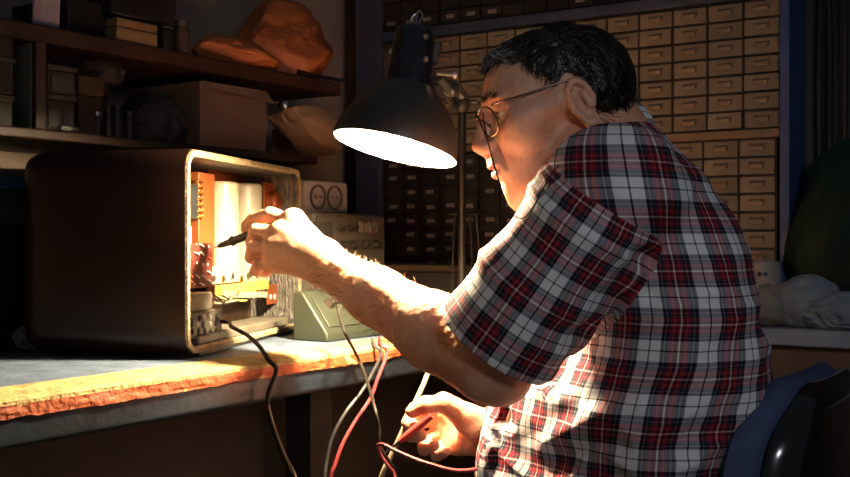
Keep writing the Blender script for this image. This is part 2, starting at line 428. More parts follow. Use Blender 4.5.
b = B(); b.rbox(TC-.018, TC+.118, d1-.0215, d1-.0015, -.165, .75); part('upright', b, blue_rail, rk, bev=.002)
b = B(); b.rbox(TC-.016, TC+.118, d1+.001, d2+.0565*9, .4992, .5235); part('rail', b, navy, rk, bev=.002)
b = B(); b.rbox(TC-.010, TC+.006, d2+.0565*9+.003, 1.70, ZB, .75); part('side_panel', b, navy, rk, bev=.002)
# ---- counter on the right
ct = thing('counter', 'low brown counter with pale grey top under the white cloths, right of the man', 'counter', RM(2.24, .33, -1.0), RZ)
ZK = -.165; TK = 2.035
b = B(); b.rbox(TK, TW-.004, -.35, 1.06, ZK-.030, ZK); part('counter_top', b, mat('pale grey counter', (.36, .39, .43), (.28, .30, .34), 12, .5), ct, bev=.003)
b = B(); b.rbox(TK+.03, TW-.02, -.33, 1.05, -.95, ZK-.031); part('carcass', b, mat('brown counter front', (.17, .105, .065), (.12, .07, .045), 7, .6, stretch=(1, 1, 5)), ct)
b = B(); b.rbox(TK+.07, TW-.05, -.30, 1.02, -1.0, -.951); part('plinth', b, black_pl, ct)
# things on it
pouch = mat('beige canvas', (.26, .25, .215), (.20, .18, .15), 12, .85, bump=.4, bscale=60)
cl_w = mat('off white cloth', (.26, .29, .33), (.20, .22, .25), 10, .85, bump=.4, bscale=50)
def onc(px, py, t): d = dpx(px, t); return RM(t, d, zpy(py, t, d))
c = onc(770, 306, 2.10)
b = B(); b.blob(c, (.048, .044, .038), RROOM, .14, 1.6, 4, zmin=ZK+.001, fold=True); solo('canvas_pouch', b, pouch, 'lumpy beige canvas pouch beside the checked shirt on the counter', 'pouch')
c = onc(806, 303, 2.115)
b = B(); b.blob(c, (.05, .062, .048), RROOM, .16, 1.5, 9, zmin=ZK+.001, fold=True, sub=5); solo('cloth_bundle', b, cl_w, 'rolled off-white cloth bundle lying on the counter next to the beige pouch', 'cloth')
c = onc(846, 313, 2.10)
b = B(); b.blob(c, (.05, .075, .034), RROOM, .2, 1.8, 15, zmin=ZK+.001, fold=True, sub=5); solo('cloth_bundle', b, cl_w, 'flatter crumpled off-white cloth in front of the dark green bag', 'cloth')
# pale pot with two dark holes
pt = thing('ceramic_pot', 'small pale pot with two dark holes under the tan drawers', 'pot', (onc(763, 300, 2.235).xy.to_3d()+V((0, 0, ZK))), RZ)
o = onc(763, 300, 2.235); o.z = ZK
b = B(); b.lathe([(.0, 0), (.030, .001), (.0345, .02), (.036, .06), (.035, .105), (.032, .118), (.026, .120), (.026, .114), (.0, .11)], o, n=28); part('pot_body', b, mat('pale glaze', (.42, .37, .32), (.34, .29, .25), 20, .5), pt)
for k in (-1, 1):
    a = RZ+math.pi+k*.16+.25
    c = o+V((math.cos(a)*.0345, math.sin(a)*.0345, .094))
    b = B(); b.lathe([(0, .002), (.0045, .002), (.005, -.001)], c, V((math.cos(a), math.sin(a), 0)), 14); part('hole', b, black_pl, pt, label='dark round hole')
gb = mat('dark green plastic bag', (.003, .018, .013), (.005, .030, .021), 5, .6, spec=.2, bump=.6, bscale=14)
c = onc(866, 245, 2.30)
b = B(); b.blob(c, (.10, .145, .20), RROOM, .10, 1.5, 21, zmin=ZK+.001, fold=True, sub=5); solo('plastic_bag', b, gb, 'bulging dark green plastic bag standing on the counter at the right', 'bag')
# cables hanging from a hook rail at the right
hk = thing('hook_rail', 'dark hook rail high on the wall right of the blue upright', 'hook rail', RM(2.42, .42, .55), RZ)
b = B(); b.rbox(TW-.022, TW-.001, .15, .57, .60, .64); part('rail', b, black_pl, hk, bev=.003)
spots = [.545+.0-.032*i for i in range(9)]
for i, d in enumerate(spots):
    b = B(); b.tube([RM(TW-.02, d, .625), RM(TW-.075, d, .615), RM(TW-.085, d, .632)], .004, 6); part('hook', b, steel, hk)
    z1 = random.uniform(-.02, .16); x0 = TW-.06+random.uniform(-.004, .004); r = random.uniform(.0055, .009); w = random.uniform(.006, .011)
    pts = [RM(x0, d-w, z1+.10), RM(x0, d-w*1.1, .4), RM(x0, d-w*.4, .60), RM(x0, d, .6195+r), RM(x0, d+w*.4, .60), RM(x0, d+w*1.1, .38), RM(x0+.004, d+w*1.2, z1+.05), RM(x0, d+w*.8, z1), RM(x0, d+w*.2, z1-.01)]
    b = B(); b.tube(spline(pts, 6), r*.62, 7)
    solo('hanging_cable', b, mat('black rubber cable', (.012, .011, .011), (.02, .018, .017), 20, .5), 'black cable hanging from the hook rail right of the blue rack upright', 'cable', 'cables on the hook rail')
# ---- boxes and bags on the shelves
def shelf_box(name, label, cat, px0, px1, py0, d, dep, z0, m, bev=.003, grp=None, extra=None):
    t0, t1 = tpx(px0, d), tpx(px1, d); z1 = zpy(py0, (t0+t1)/2, d)
    t = thing(name, label, cat, RM((t0+t1)/2, d+dep/2, z0), RZ, grp)
    b = B(); b.rbox(t0, t1, d, d+dep, z0, z1); part('body', b, m, t, bev)
    if extra: extra(t, t0, t1, d, dep, z0, z1)
    return t, t0, t1, z1
red_box = mat('dull red brown box', (.035, .02, .016), (.025, .014, .011), 10, .7)
def cards(n):
    def f(t, t0, t1, d, dep, z0, z1):
        w = (t1-t0)/n
        for i in range(n):
            b = B(); b.rbox(t0+w*(i+.14), t0+w*(i+.86), d-.0015, d, z0+(z1-z0)*.12, z0+(z1-z0)*.58); part('label_card', b, mat('grey label', (.085, .085, .08), (.065, .065, .06), 20, .8), t)
        b = B(); b.rbox(t0-.002, t1+.002, d-.004, d+dep, z1-.010, z1); part('lid', b, mat('pinkish box lid', (.075, .05, .043), (.055, .036, .03), 12, .7), t, .001)
    return f
t_, _, _, zz = shelf_box('storage_box', 'small red-brown storage box with two grey label cards, lowest beside the shelf upright', 'box', 46, 75, 95, DS+.012, .16, ZL, red_box, extra=cards(2))
t_, _, _, zz2 = shelf_box('storage_box', 'small red-brown storage box with one grey label, stacked under the shelf board', 'box', 47, 76, 66, DS+.012, .16, zz+.001, red_box, extra=cards(1))
t_, _, _, z3 = shelf_box('storage_box', 'plain dull maroon box under the ochre box on the lower shelf', 'box', 79, 103, 96, DS+.03, .14, ZL, red_box)
t_, _, _, z4 = shelf_box('storage_box', 'plain ochre-brown box under the cloth ball on the lower shelf', 'box', 78, 105, 77, DS+.03, .14, z3+.001, mat('ochre box', (.10, .055, .024), (.075, .04, .018), 9, .75))
tc_ = tpx(99, DS+.10); c = RM(tc_, DS+.10, z4+.024)
b = B(); b.blob(c, (.045, .05, .032), RROOM, .18, 1.8, 31, zmin=z4+.001); solo('cloth_ball', b, mat('grey brown rag', (.10, .075, .066), (.075, .055, .048), 9, .9, bump=.4), 'balled grey-brown rag on top of the ochre box', 'rag')
tb = tpx(70, DS+.004); o = RM(tb, DS+.007, ZL+.0065)
bl = thing('light_bulb', 'small white bulb lying on the lower shelf edge below the label boxes', 'bulb', o-V((0, 0, .0065)), RZ)
b = B(); b.lathe([(0, -.020), (.004, -.019), (.0058, -.013), (.006, -.002), (.005, .004)], o, G, 16); part('glass', b, mat('milky glass', (.25, .25, .22), rough=.3), bl)
b = B(); b.lathe([(.005, .004), (.0052, .018), (.003, .021), (0, .021)], o, G, 16); part('cap', b, steel, bl)
# little tins and cylinders
for i, (px, py, r, lab) in enumerate([(97, 112, .010, 'squat dark tin with a shiny rim next to the maroon box'), (108, 108, .009, 'slim dark canister on the lower shelf'), (117, 106, .013, 'bulky dark jar among the small tins'), (129, 112, .012, 'round dark tin beside the black bag')]):
    d = DS+.035; t = tpx(px, d); zt = zpy(py, t, d); o = RM(t, d, ZL)
    e = thing('tin', lab, 'tin', o, RZ); H = zt-ZL
    b = B(); b.lathe([(0, 0), (r, 0), (r, H*.8), (r*.8, H*.86)], o, n=18); part('tin_body', b, black_pl if i % 2 else mat('olive tin', (.02, .018, .013), (.014, .012, .009), 12, .45), e)
    b = B(); b.lathe([(r*.86, H*.80), (r*.86, H), (0, H)], o, n=18); part('lid', b, steel if i == 0 else mat('dull tin lid', (.05, .045, .04), rough=.4, metal=.6), e)
d = DS+.07
c = RM(tpx(152, d), d, ZL+.035)
b = B(); b.blob(c, (.062, .055, .058), RROOM, .22, 1.7, 44, zmin=ZL+.001, fold=True); solo('cloth_bag', b, mat('black cloth bag', (.010, .011, .015), (.018, .019, .026), 8, .75, bump=.4), 'slumped black cloth bag on the lower shelf left of the printed carton', 'bag')
# printed carton
def carton(t, t0, t1, d, dep, z0, z1):
    for i, (a, w, hh) in enumerate([(.82, .42, .012), (.68, .30, .010), (.58, .78, .008), (.46, .74, .008), (.30, .70, .008), (.20, .72, .008), (.10, .5, .006)]):
        b = B(); z = z0+(z1-z0)*a; b.rbox(t0+(t1-t0)*.12, t0+(t1-t0)*(.12+w), d-.0008, d, z, z+hh*.45); part('print_line', b, card_print, t)
    tm, zm, s = t0+(t1-t0)*.46, z0+(z1-z0)*.36, .014
    b = B(); b.prism([(-s, 0), (s, 0), (s*.62, .5*s), (-s*.62, .5*s)], RM(tm, d-.001, zm), G, ZUP, N, .001); b.prism([(-s*.6, .7*s), (s*.6, .7*s), (0, 2*s)], RM(tm, d-.001, zm), G, ZUP, N, .001); part('print_mark', b, card_print, t)
    b = B(); o = RM(t1, d, z1)
    b.add([RM(t0, d, z1), RM(t1, d, z1), RM(t1+.006, d-.02, z1-.028), RM(t0+.01, d-.012, z1-.012)], [(0, 1, 2, 3)]); part('flap', b, card, t)
    b = B(); b.add([RM(t1, d, z1), RM(t1, d+dep, z1), RM(t1+.035, d+dep-.02, z1-.10), RM(t1+.028, d+.02, z1-.085)], [(0, 1, 2, 3)]); part('flap', b, card, t)
shelf_box('cardboard_carton', 'brown cardboard carton with printed lines on the lower shelf', 'box', 201, 266, 86, DS+.012, .20, ZL, mat('printed carton', (.15, .095, .065), (.12, .072, .05), 7, .85, bump=.2), extra=carton)
# board leaning by the carton, orange bag, stick, top shelf things
def bagfn(c, rad, seed, amp, zmin, sub=5): b = B(); b.blob(c, rad, RROOM, amp, 1.35, seed, zmin=zmin, fold=True, sub=sub); return b
orange = mat('orange plastic bag', (.60, .18, .045), (.44, .115, .03), 5, .5, bump=.5, bscale=12)
d = DS+.10; t = tpx(280, d)
og = thing('plastic_bag', 'crumpled orange plastic bag slumped on the top shelf', 'bag', RM(t, d, ZU), RZ)
bg = B(); bg.blob(RM(t, d, ZU+.076), (.135, .085, .088), RROOM, .11, 1.7, 52, zmin=ZU+.001, fold=True, sub=5, facet=13); part('bag_body', bg, orange, og)
bg = B(); bg.blob(RM(tpx(245, d-.04), d-.04, ZU+.026), (.11, .055, .042), RROOM, .08, 2.2, 57, zmin=ZU+.001, fold=True, sub=5, facet=9); part('bag_flap', bg, orange, og)
bk = thing('rod', 'thin black rod lying across the end of the top shelf', 'rod', RM(TS1-.07, DS+.012, ZU), RZ)
b = B(); b.tube([RM(tpx(308, DS+.01), DS+.012, ZU+.0075), RM(tpx(341, DS+.01), DS+.006, ZU+.0075)], .0045, 8); part('shaft', b, black_pl, bk)
b = B(); b.tube([RM(tpx(300, DS+.01), DS+.0135, ZU+.0075), RM(tpx(311, DS+.01), DS+.012, ZU+.0075)], .0072, 8); part('grip', b, black_pl, bk)
d = DS+.02; t0, t1 = tpx(37, d), tpx(63, d)
pp = B(); pp.add([RM(t0, d, zpy(13, t0, d)), RM(t1, d, zpy(12, t1, d)), RM(t1-.008, d+.004, zpy(-40, t0, d)), RM(t0-.01, d+.004, zpy(-42, t0, d))], [(0, 1, 2, 3)]); pp.add([v for v in [RM(t0, d+.006, ZU+.0), RM(t1, d+.006, ZU), RM(t1-.008, d+.012, ZU+.14), RM(t0-.01, d+.012, ZU+.14)]], [(0, 1, 2, 3)])
tz = zpy(13, t0, d)
pp = B(); pp.box(RM((t0+t1)/2, d+.008, ZU+.075), (t1-t0, .004, .149), RROOM @ Matrix.Rotation(math.radians(3), 3, 'Y')); solo('paper_card', pp, mat('pale lilac card', (.46, .44, .52), (.38, .36, .45), 14, .8), 'pale lilac card standing on the top shelf, upper left', 'card')
shelf_box('long_case', 'long black case lying on the top shelf behind the pale card', 'case', 68, 116, 2, DS+.04, .16, ZU, black_pl)
def wb_(t, t0, t1, d, dep, z0, z1):
    b = B(); b.rbox(t0-.001, t1+.001, d-.001, d+dep, z0+(z1-z0)*.58, z0+(z1-z0)*.62); part('lid_seam', b, wood_dark, t)
shelf_box('wooden_box', 'small pale yellow wooden box near the front of the top shelf', 'box', 117, 158, 21, DS+.008, .10, ZU, mat('pale box wood', (.36, .24, .11), (.28, .18, .08), 10, .6), extra=wb_)
zt = zpy(20, tpx(135, DS+.1), DS+.1)
shelf_box('black_box', 'flat black box lying on top of the pale wooden box', 'box', 112, 176, -12, DS+.012, .15, zpy(20, tpx(137, DS+.008), DS+.008)+.004, black_pl)
for (px, py, r, lab, mm) in [(165, 24, .016, 'dark glass jar right of the pale wooden box on the top shelf', mat('dark bottle glass', (.02, .02, .016), rough=.12)), (181, 21, .017, 'dull brown jar at the end of the top shelf row', mat('brown jar', (.07, .05, .04), (.05, .035, .03), 12, .5))]:
    d = DS+.03; t = tpx(px, d); H = zpy(py, t, d)-ZU; o = RM(t, d, ZU)
    e = thing('jar', lab, 'jar', o, RZ)
    b = B(); b.lathe([(0, 0), (r, 0), (r*1.02, H*.3), (r, H*.72), (r*.72, H*.82)], o, n=22); part('jar_body', b, mm, e)
    b = B(); b.lathe([(r*.74, H*.82), (r*.74, H), (0, H)], o, n=22); part('lid', b, mat('jar lid', (.13, .10, .09), rough=.4), e)
# bay left of the upright
for (px0, px1, py, z0, lab) in [(-12, 13, 95, None, 'dark box lowest in the shelf bay left of the upright'), (-12, 14, 57, 1, 'dark box with pale lid, middle of the bay left of the upright'), (-14, 14, 24, 1, 'dark box, uppermost in the bay left of the upright')]:
    z0 = ZL if z0 is None else zl+.001
    tt, a, c2, zl = shelf_box('storage_box', lab, 'box', px0, px1, py, DS+.02, .2, z0, mat('near black box', (.018, .016, .012), (.013, .011, .009), 9, .7), extra=lambda t, t0, t1, d, dep, z0, z1: part('lid', (lambda q: (q.rbox(t0-.002, t1+.002, d-.003, d+dep, z1-.008, z1), q)[1])(B()), mat('dusty lid', (.05, .044, .036), (.04, .034, .028), 10, .8), t, .001))
# ---- on the bench left of the radio
def bbox(name, label, cat, t0, t1, d0, d1_, z0, z1, m, bev=.003): b = B(); b.rbox(t0, t1, d0, d1_, z0, z1); return solo(name, b, m, label, cat, bev=bev)
bbox('storage_box', 'big black box on the bench in the dark behind the radio, left edge', 'box', .95, 1.235, 1.585, 1.82, ZB, .02, black_pl)
bbox('storage_box', 'grey-black box under the blue folder, left edge', 'box', .97, 1.225, 1.59, 1.81, .021, .082, mat('grey black box', (.03, .03, .032), (.02, .02, .022), 8, .6))
bbox('ring_binder', 'blue folder lying on the box stack at the left edge', 'folder', .99, 1.215, 1.582, 1.80, .083, .103, mat('blue folder', (.03, .075, .15), (.02, .055, .11), 9, .5), .004)
b = B(); b.blob(RM(1.205, 1.57, ZB+.02), (.03, .03, .02), RROOM, .3, 2.2, 77, zmin=ZB+.001, fold=True); solo('crumpled_paper', b, paper_w, 'crumpled grey paper on the bench at the left edge, beside the radio', 'paper')
# ---- signal generator
DG = 1.40; ZG = .053; TG0, TG1 = tpx(303, DG)+.04, tpx(386, DG)
sg = thing('signal_generator', 'grey bench test instrument with rows of knobs behind the raised hand', 'test instrument', RM((TG0+TG1)/2, DG+.12, ZB), RZ)
b = B(); b.rbox(TG0, TG1, DG+.004, DG+.24, ZB+.008, ZG); part('case', b, mat('grey enamel case', (.10, .09, .075), (.08, .07, .055), 9, .5, bump=.1), sg, .004)
b = B(); b.rbox(TG0+.006, TG1-.006, DG, DG+.004, ZB+.014, ZG-.006); part('front_panel', b, mat('beige grey panel', (.085, .073, .054), (.065, .055, .04), 12, .55), sg, .001)
for t in (TG0+.03, TG1-.03):
    for d in (DG+.03, DG+.21): b = B(); b.lathe([(.009, 0), (.011, .008)], RM(t, d, ZB), n=14, cap0=True, cap1=True); part('foot', b, black_pl, sg)
def kn(px, py, r):
    t = tpx(px, DG); z = zpy(py, t, DG)
    b = B(); b.lathe([(r*1.15, 0), (r*1.1, .003), (r*.85, .004), (r*.8, .016), (0, .017)], RM(t, DG, z), -N, 16); b.box(RM(t, DG-.017, z+r*.3), (.002, .002, r*.7), RROOM); part('knob', b, mat('brown black knob', (.035, .027, .02), rough=.35), sg)
for px in (340, 351): kn(px, 228, .0085)
for px in (342, 353, 364, 375): kn(px, 245, .0095)
for px in (345, 358, 372): kn(px, 262, .009)
for px in (359, 366, 373):
    t = tpx(px, DG); z = zpy(227, t, DG)
    b = B(); b.rbox(t-.0035, t+.0035, DG-.012, DG, z-.012, z+.012); b.rbox(t-.0025, t+.0025, DG-.02, DG-.012, z, z+.008); part('lever_switch', b, mat('ivory switch', (.16, .145, .115), rough=.4), sg, .001)
b = B(); b.rbox(tpx(312, DG), tpx(332, DG), DG-.002, DG, zpy(262, TG0+.05, DG), zpy(222, TG0+.05, DG)); part('meter_window', b, mat('dark meter glass', (.05, .045, .035), rough=.1), sg, .001)
# sloping meter in front of it
md0, md1, mt0, mt1, mzt = 1.235, 1.295, tpx(322, 1.235)+.015, tpx(322, 1.235)+.20, -.098
mm = thing('sloping_meter', 'grey-green sloping-front meter case on the bench below the forearm', 'meter', RM((mt0+mt1)/2, 1.3, ZB), RZ)
b = B(); b.prism([(md0, ZB), (1.315, ZB), (1.315, mzt), (md1, mzt), (md0, ZB+.014)], RM(mt0, 0, 0), N, ZUP, G, mt1-mt0); part('case', b, mat('grey green enamel', (.024, .029, .018), (.018, .022, .014), 10, .5), mm, .003)
sl = V((0, 0, 0))+N*(md1-md0)+V((0, 0, mzt-ZB-.014)); sn = sl.normalized(); nn = sn.cross(G).normalized(); nn = nn if nn.z > 0 else -nn
o = RM(mt0+.016, md0, ZB+.014)+sn*.014
b = B(); b.prism([(0, 0), (.153, 0), (.153, sl.length-.028), (0, sl.length-.028)], o+nn*.0005, G, sn, nn, .0025); part('face_plate', b, mat('pale green plate', (.030, .035, .022), (.022, .026, .017), 15, .5), mm, .001)
for i in range(3): b = B(); b.lathe([(.011, 0), (.010, .004), (.008, .014), (0, .015)], o+G*(.035+.05*i)+sn*.05+nn*.003, nn, 16); part('knob', b, MATS['brown black knob'], mm)
# socket box on the generator
td = tpx(304, DG+.06); te = tpx(348, DG+.06)
sb = thing('socket_box', 'pale twin socket block sitting on the grey test instrument', 'socket', RM((td+te)/2, DG+.09, ZG), RZ)
b = B(); b.rbox(td, te, DG+.06, DG+.115, ZG, ZG+.070); part('body', b, mat('old white plastic', (.38, .36, .33), (.30, .28, .26), 12, .5), sb, .005)
for q in (.30, .68):
    b = B(); t = td+(te-td)*q; b.lathe([(.027, .0), (.027, -.003), (.022, -.0032), (.021, .004), (0, .004)], RM(t, DG+.06, ZG+.035), N, 26); part('socket', b, mat('grey socket', (.10, .095, .09), rough=.4), sb)
    for s in (-1, 1): b = B(); b.lathe([(.0035, 0), (0, 0)], RM(t+s*.009, DG+.0575, ZG+.035), -N, 10); b.rbox(t+s*.009-.003, t+s*.009+.003, DG+.055, DG+.0605, ZG+.032, ZG+.038); part('pin_hole', b, paper_w, sb)
# paper sack and crumpled parcel behind
sk = mat('brown kraft paper', (.34, .225, .135), (.27, .17, .10), 6, .85, bump=.5, bscale=25)
dk = DG+.27
t0, t1 = tpx(300, dk), tpx(345, dk)
def sackfn(u, v):
    a = 2*math.pi*u; x, y = math.cos(a), math.sin(a); q = max(abs(x), abs(y)); x, y = x/q, y/q
    z = ZB+.001+(.432+.02*math.sin(3*a+1))*v; h = mnoise.noise(V((x*1.5, y*1.5, v*4)))
    pin = 1-.18*v*v
    return RM((t0+t1)/2+x*(t1-t0)/2*(1+.06*h)*(1-.06*v), dk+.05+y*.05*pin*(1+.12*h), z)
b = B(); b.grid(sackfn, 48, 22); b.rbox(t0+.004, t1-.004, dk+.004, dk+.096, ZB+.0015, ZB+.003); so = solo('paper_sack', b, sk, 'tall brown paper sack behind the socket block, under the shelf end', 'sack'); so.modifiers.new('t', 'SOLIDIFY').thickness = .0015
d = DS+.05; c = RM(tpx(300, d), d, ZL+.055)
pc = thing('paper_parcel', 'crumpled brown paper parcel on the lower shelf beside the carton', 'parcel', RM(tpx(300, d), d, ZL), RZ)
b = B(); b.blob(RM(tpx(303, d), d, ZL+.068), (.10, .06, .048), RROOM @ Matrix.Rotation(.25, 3, 'Y'), .06, 2.2, 63, zmin=ZL+.001, fold=True, sub=5, facet=9); part('wrapping', b, sk, pc)
b = B(); b.lathe([(.010, 0), (.012, .006), (.006, .012), (0, .013)], RM(tpx(286, d-.05), d-.045, ZL+.105), V((-.3, -1, .4)), 14); part('foil_knot', b, steel, pc)
# crate and cable coils behind the forearm, wire stand
cr_ = thing('crate', 'low dark crate on the bench under the dark drawers', 'crate', RM(2.18, 1.38, ZB), RZ)
b = B(); b.rbox(2.10, 2.27, 1.20, 1.56, ZB, -.075); part('body', b, black_case, cr_, .004)
b = B(); b.rbox(2.09, 2.27, 1.195, 1.565, -.075, -.060); part('rim_board', b, mat('pale crate rim', (.08, .05, .028), (.055, .035, .02), 10, .6), cr_, .003)
for i, (px, t, r, z) in enumerate([(404, 2.04, .034, 0), (420, 1.98, .028, .0), (436, 2.03, .03, 0), (411, 1.92, .03, 0)]):
    d = dpx(px, t); o = RM(t, d, ZB+.004)
    pts = [o+V((math.cos(a)*r*(1+.1*math.sin(a*1.3+i)), math.sin(a)*r, .0035*a/6.28*2.6+abs(math.sin(a*.5))*.028)) for a in np.linspace(0, 6.28*4.2, 90)]
    pts = [o+V((-r, -r*1.2, .001)), o+V((0, -r*1.3, .001))]+pts
    b = B(); b.tube(pts, .0035, 6)
    solo('cable_coil', b, MATS['black rubber cable'], ['loose black cable coil in front of the dark crate, left one', 'small black cable coil between two others behind the forearm', 'black cable coil nearest the striped sleeve, behind the forearm', 'black cable coil lying nearest the grey test instrument'][i], 'cable')
ws = thing('wire_stand', 'thin dark wire stand on the bench beside the lamp post', 'stand', RM(1.98, 1.22, ZB), RZ)
pa, pb = P(449, 214, 2.38), P(479, 214, 2.38)
b = B(); b.tube([pa, pb], .0028, 8); part('cross_bar', b, black_pl, ws)
for k, (q, dx) in enumerate([(.2, -.01), (.45, .0), (.7, .01), (.9, .02)]):
    p = pa.lerp(pb, q); b = B(); b.tube([p, p+V((dx*.5, 0, -.1)), V((p.x+dx, p.y+(.03 if k % 2 else -.03), ZB))], .0026, 8); part('leg', b, black_pl, ws)
# red pliers by the radio
pl = thing('pliers', 'red handled pliers lying beside the right end of the radio', 'pliers', V((P(293, 322, 2.38).x, 2.38, ZB)))
o = V((P(292, 322, 2.42).x, 2.42, ZB+.008))
for s in (-1, 1):
    b = B(); b.tube(spline([o+V((.0, .0, 0)), o+V((.012+s*.004, -.04, .004)), o+V((.016+s*.016, -.09, .0)), o+V((.02+s*.012, -.13, 0))], 6), .0075, 10); part('handle', b, mat('red grip', (.42, .03, .03), (.30, .02, .02), 10, .4), pl)
b = B(); b.tube([o, o+V((-.006, .03, .002)), o+V((-.012, .06, 0))], [.008, .010, .004], 8); part('jaw', b, steel, pl)
# ================================================================== the radio
B0 = V((-.371, 1.70, ZB)); E1 = V((.205, .979, 0)).normalized(); E2 = V((-E1.y, E1.x, 0))
RW, RD, RH = .562, .288, .330
RRAD = Matrix((E1, E2, ZUP)).transposed()
def RL(u, d, v): return B0+E1*u+E2*d+V((0, 0, v))
def rp(px, py, d):
    k = (px-CX)/F_; o = B0+E2*d; u = (k*o.y-o.x)/(E1.x-k*E1.y); Y = o.y+u*E1.y
    return u, (CY-py)/F_*Y-ZB
def rbx(b, px0, px1, py0, py1, d0, d1, m=0):
    pm = (py0+py1)/2; u0, _ = rp(px0, pm, d0); u1, _ = rp(px1, pm, d0)
    _, v1 = rp((px0+px1)/2, py0, d0); _, v0 = rp((px0+px1)/2, py1, d0)
    b.box(RL((u0+u1)/2, (d0+d1)/2, (v0+v1)/2), (abs(u1-u0), abs(d1-d0), abs(v1-v0)), RRAD, m); return b
rd = thing('radio_set', 'old dark wooden radio set with its open back showing lit electronics', 'radio', RL(RW/2, RD/2, 0), math.atan2(E1.y, E1.x))
FT = .006
def ring(inset, r, d, n=7):
    w, h = RW-2*inset, RH-FT-2*inset; r = max(r-inset*.8, .004); out = []
    for cx, cy, a0 in ((w-r, h-r, 0), (r, h-r, 90), (r, r, 180), (w-r, r, 270)):
        for i in range(n+1):
            a = math.radians(a0+90*i/n); out.append(RL(inset+cx+r*math.cos(a), d, FT+inset+cy+r*math.sin(a)))
    return out
def loft(b, rings, cap=False):
    n = len(rings[0]); o = len(b.v); vs = [p for r in rings for p in r]
    fs = [(i*n+j, i*n+(j+1) % n, (i+1)*n+(j+1) % n, (i+1)*n+j) for i in range(len(rings)-1) for j in range(n)]
    if cap: fs.append(tuple((len(rings)-1)*n+j for j in range(n)))
    return b.add(vs, fs)
CRR = .034
b = B(); loft(b, [ring(.001, CRR, 0), ring(0, CRR, .002), ring(0, CRR, RD-.04), ring(.003, CRR, RD-.022), ring(.010, CRR, RD-.008), ring(.022, CRR, RD-.001), ring(.06, CRR, RD)], True)
wv = mat('glossy dark walnut', (.011, .0042, .0025), (.020, .0075, .004), 5, .33, bump=.05, bscale=60, stretch=(1, .25, 3), spec=.28)
part('cabinet', b, wv, rd)
b = B(); loft(b, [ring(.0125, CRR, .0), ring(.0125, CRR, .20), ring(.05, CRR, .205)], True)
lin = mat('crinkled grey foil lining', (.125, .112, .094), (.038, .033, .028), 45, .45, metal=.25, bump=1.0, bscale=75, stretch=(1, 3, 1))
part('lining', b, lin, rd, label='crinkled grey foil lining')
b = B(); loft(b, [ring(.001, CRR, 0), ring(.002, CRR, -.004), ring(.008, CRR, -.005), ring(.0125, CRR, -.002), ring(.0125, CRR, .004)])
part('rim', b, mat('worn yellow rim', (.34, .27, .15), (.20, .14, .08), 60, .8, bump=.8, bscale=150), rd, label='worn yellowish rim of the open back')
copper = mat('copper orange plate', (.26, .062, .014), (.19, .044, .010), 8, .45, metal=.2)
b = B(); rbx(b, 208, 302, 168, 305, .115, .119); part('back_plate', b, copper, rd, label='orange copper back plate')
b = B(); rbx(b, 199, 215, 173, 270, .060, .115); part('fin_plate', b, copper, rd, .002, label='upright orange plate beside the cans')
b = B(); rbx(b, 186, 200, 176, 238, .085, .09); part('side_plate', b, copper, rd)
b = B(); rbx(b, 189.5, 197.5, 184, 219, .05, .075); part('transformer', b, black_pl, rd, .002)
for i in range(7):
    py = 182+i*6; b = B(); u, v = rp(200, py, .055); b.tube([RL(u-.008, .06, v), RL(u+.002, .05, v+.004), RL(u+.012, .058, v-.001)], .0022, 6); part('lug', b, mat('brass', (.5, .30, .10), rough=.3, metal=1), rd)
can = mat('ivory capacitor can', (.36, .325, .24), (.30, .26, .17), 10, .35)
for (px0, px1, pyt, pyb) in ((216, 241, 182, 274), (242, 263, 184, 274)):
    dd = .062; u0, _ = rp(px0, 225, dd); u1, _ = rp(px1, 225, dd); _, vt = rp((px0+px1)/2, pyt, dd); _, vb = rp((px0+px1)/2, pyb, dd); r = (u1-u0)/2*.62
    r = min((u1-u0)/2*.96, .034)
    b = B(); b.lathe([(r*.92, vb), (r, vb+.003), (r, vt-.004), (r*.9, vt), (r*.86, vt-.003), (0, vt-.003)], RL((u0+u1)/2, dd+r*.5, 0), ZUP, 30, cap0=True); c = part('capacitor_can', b, can, rd, label='tall ivory cylindrical can')
    b = B()
    for q in (.35, .6): b.box(RL((u0+u1)/2, dd-r*.5-.0002, vb+(vt-vb)*q), (.0012, .0006, .014), RRAD)
    part('print_mark', b, mat('blue ink', (.12, .16, .30)), c)
pcb = mat('dark red circuit board', (.075, .014, .009), (.05, .010, .007), 14, .45)
b = B(); rbx(b, 187, 212.5, 243, 288, .016, .019); pb_ = part('circuit_board', b, pcb, rd, label='dark red circuit board with solder dots')
rs = random.Random(3)
sol = mat('solder', (.42, .39, .33), rough=.3)
for i in range(5):
    for j in range(4):
        px, py = 190+j*6+rs.uniform(-1.6, 1.6), 247+i*9+rs.uniform(-2.5, 2.5); u, v = rp(px, py, .015)
        b = B()
        if rs.random() < .65: b.ell(RL(u, .0155, v), (.0028, .0015, .0028), RRAD, 10, 6)
        else: b.tube([RL(u-.007, .0155, v+.002), RL(u-.006, .013, v+.002), RL(u+.006, .013, v-.002), RL(u+.007, .0155, v-.002)], .0016, 6)
        part('component', b, sol if rs.random() < .7 else mat('red component', (.5, .05, .03), rough=.4), pb_)
iv = mat('ivory block', (.36, .31, .20), (.28, .22, .14), 30, .5)
b = B(); rbx(b, 183, 192, 226, 262, .03, .055); rbx(b, 185, 199, 206, 243, .095, .11); part('paper_block', b, iv, rd, .002)
for i in range(4): b = B(); rbx(b, 183.5, 188, 262+i*9, 268+i*9, .022, .035); part('tag_block', b, iv, rd, .001)
b = B(); rbx(b, 212, 246, 266, 283, .045, .075); part('ivory_block', b, iv, rd, .002)
b = B(); rbx(b, 246, 270, 268, 283, .05, .08); part('ivory_block', b, iv, rd, .002)
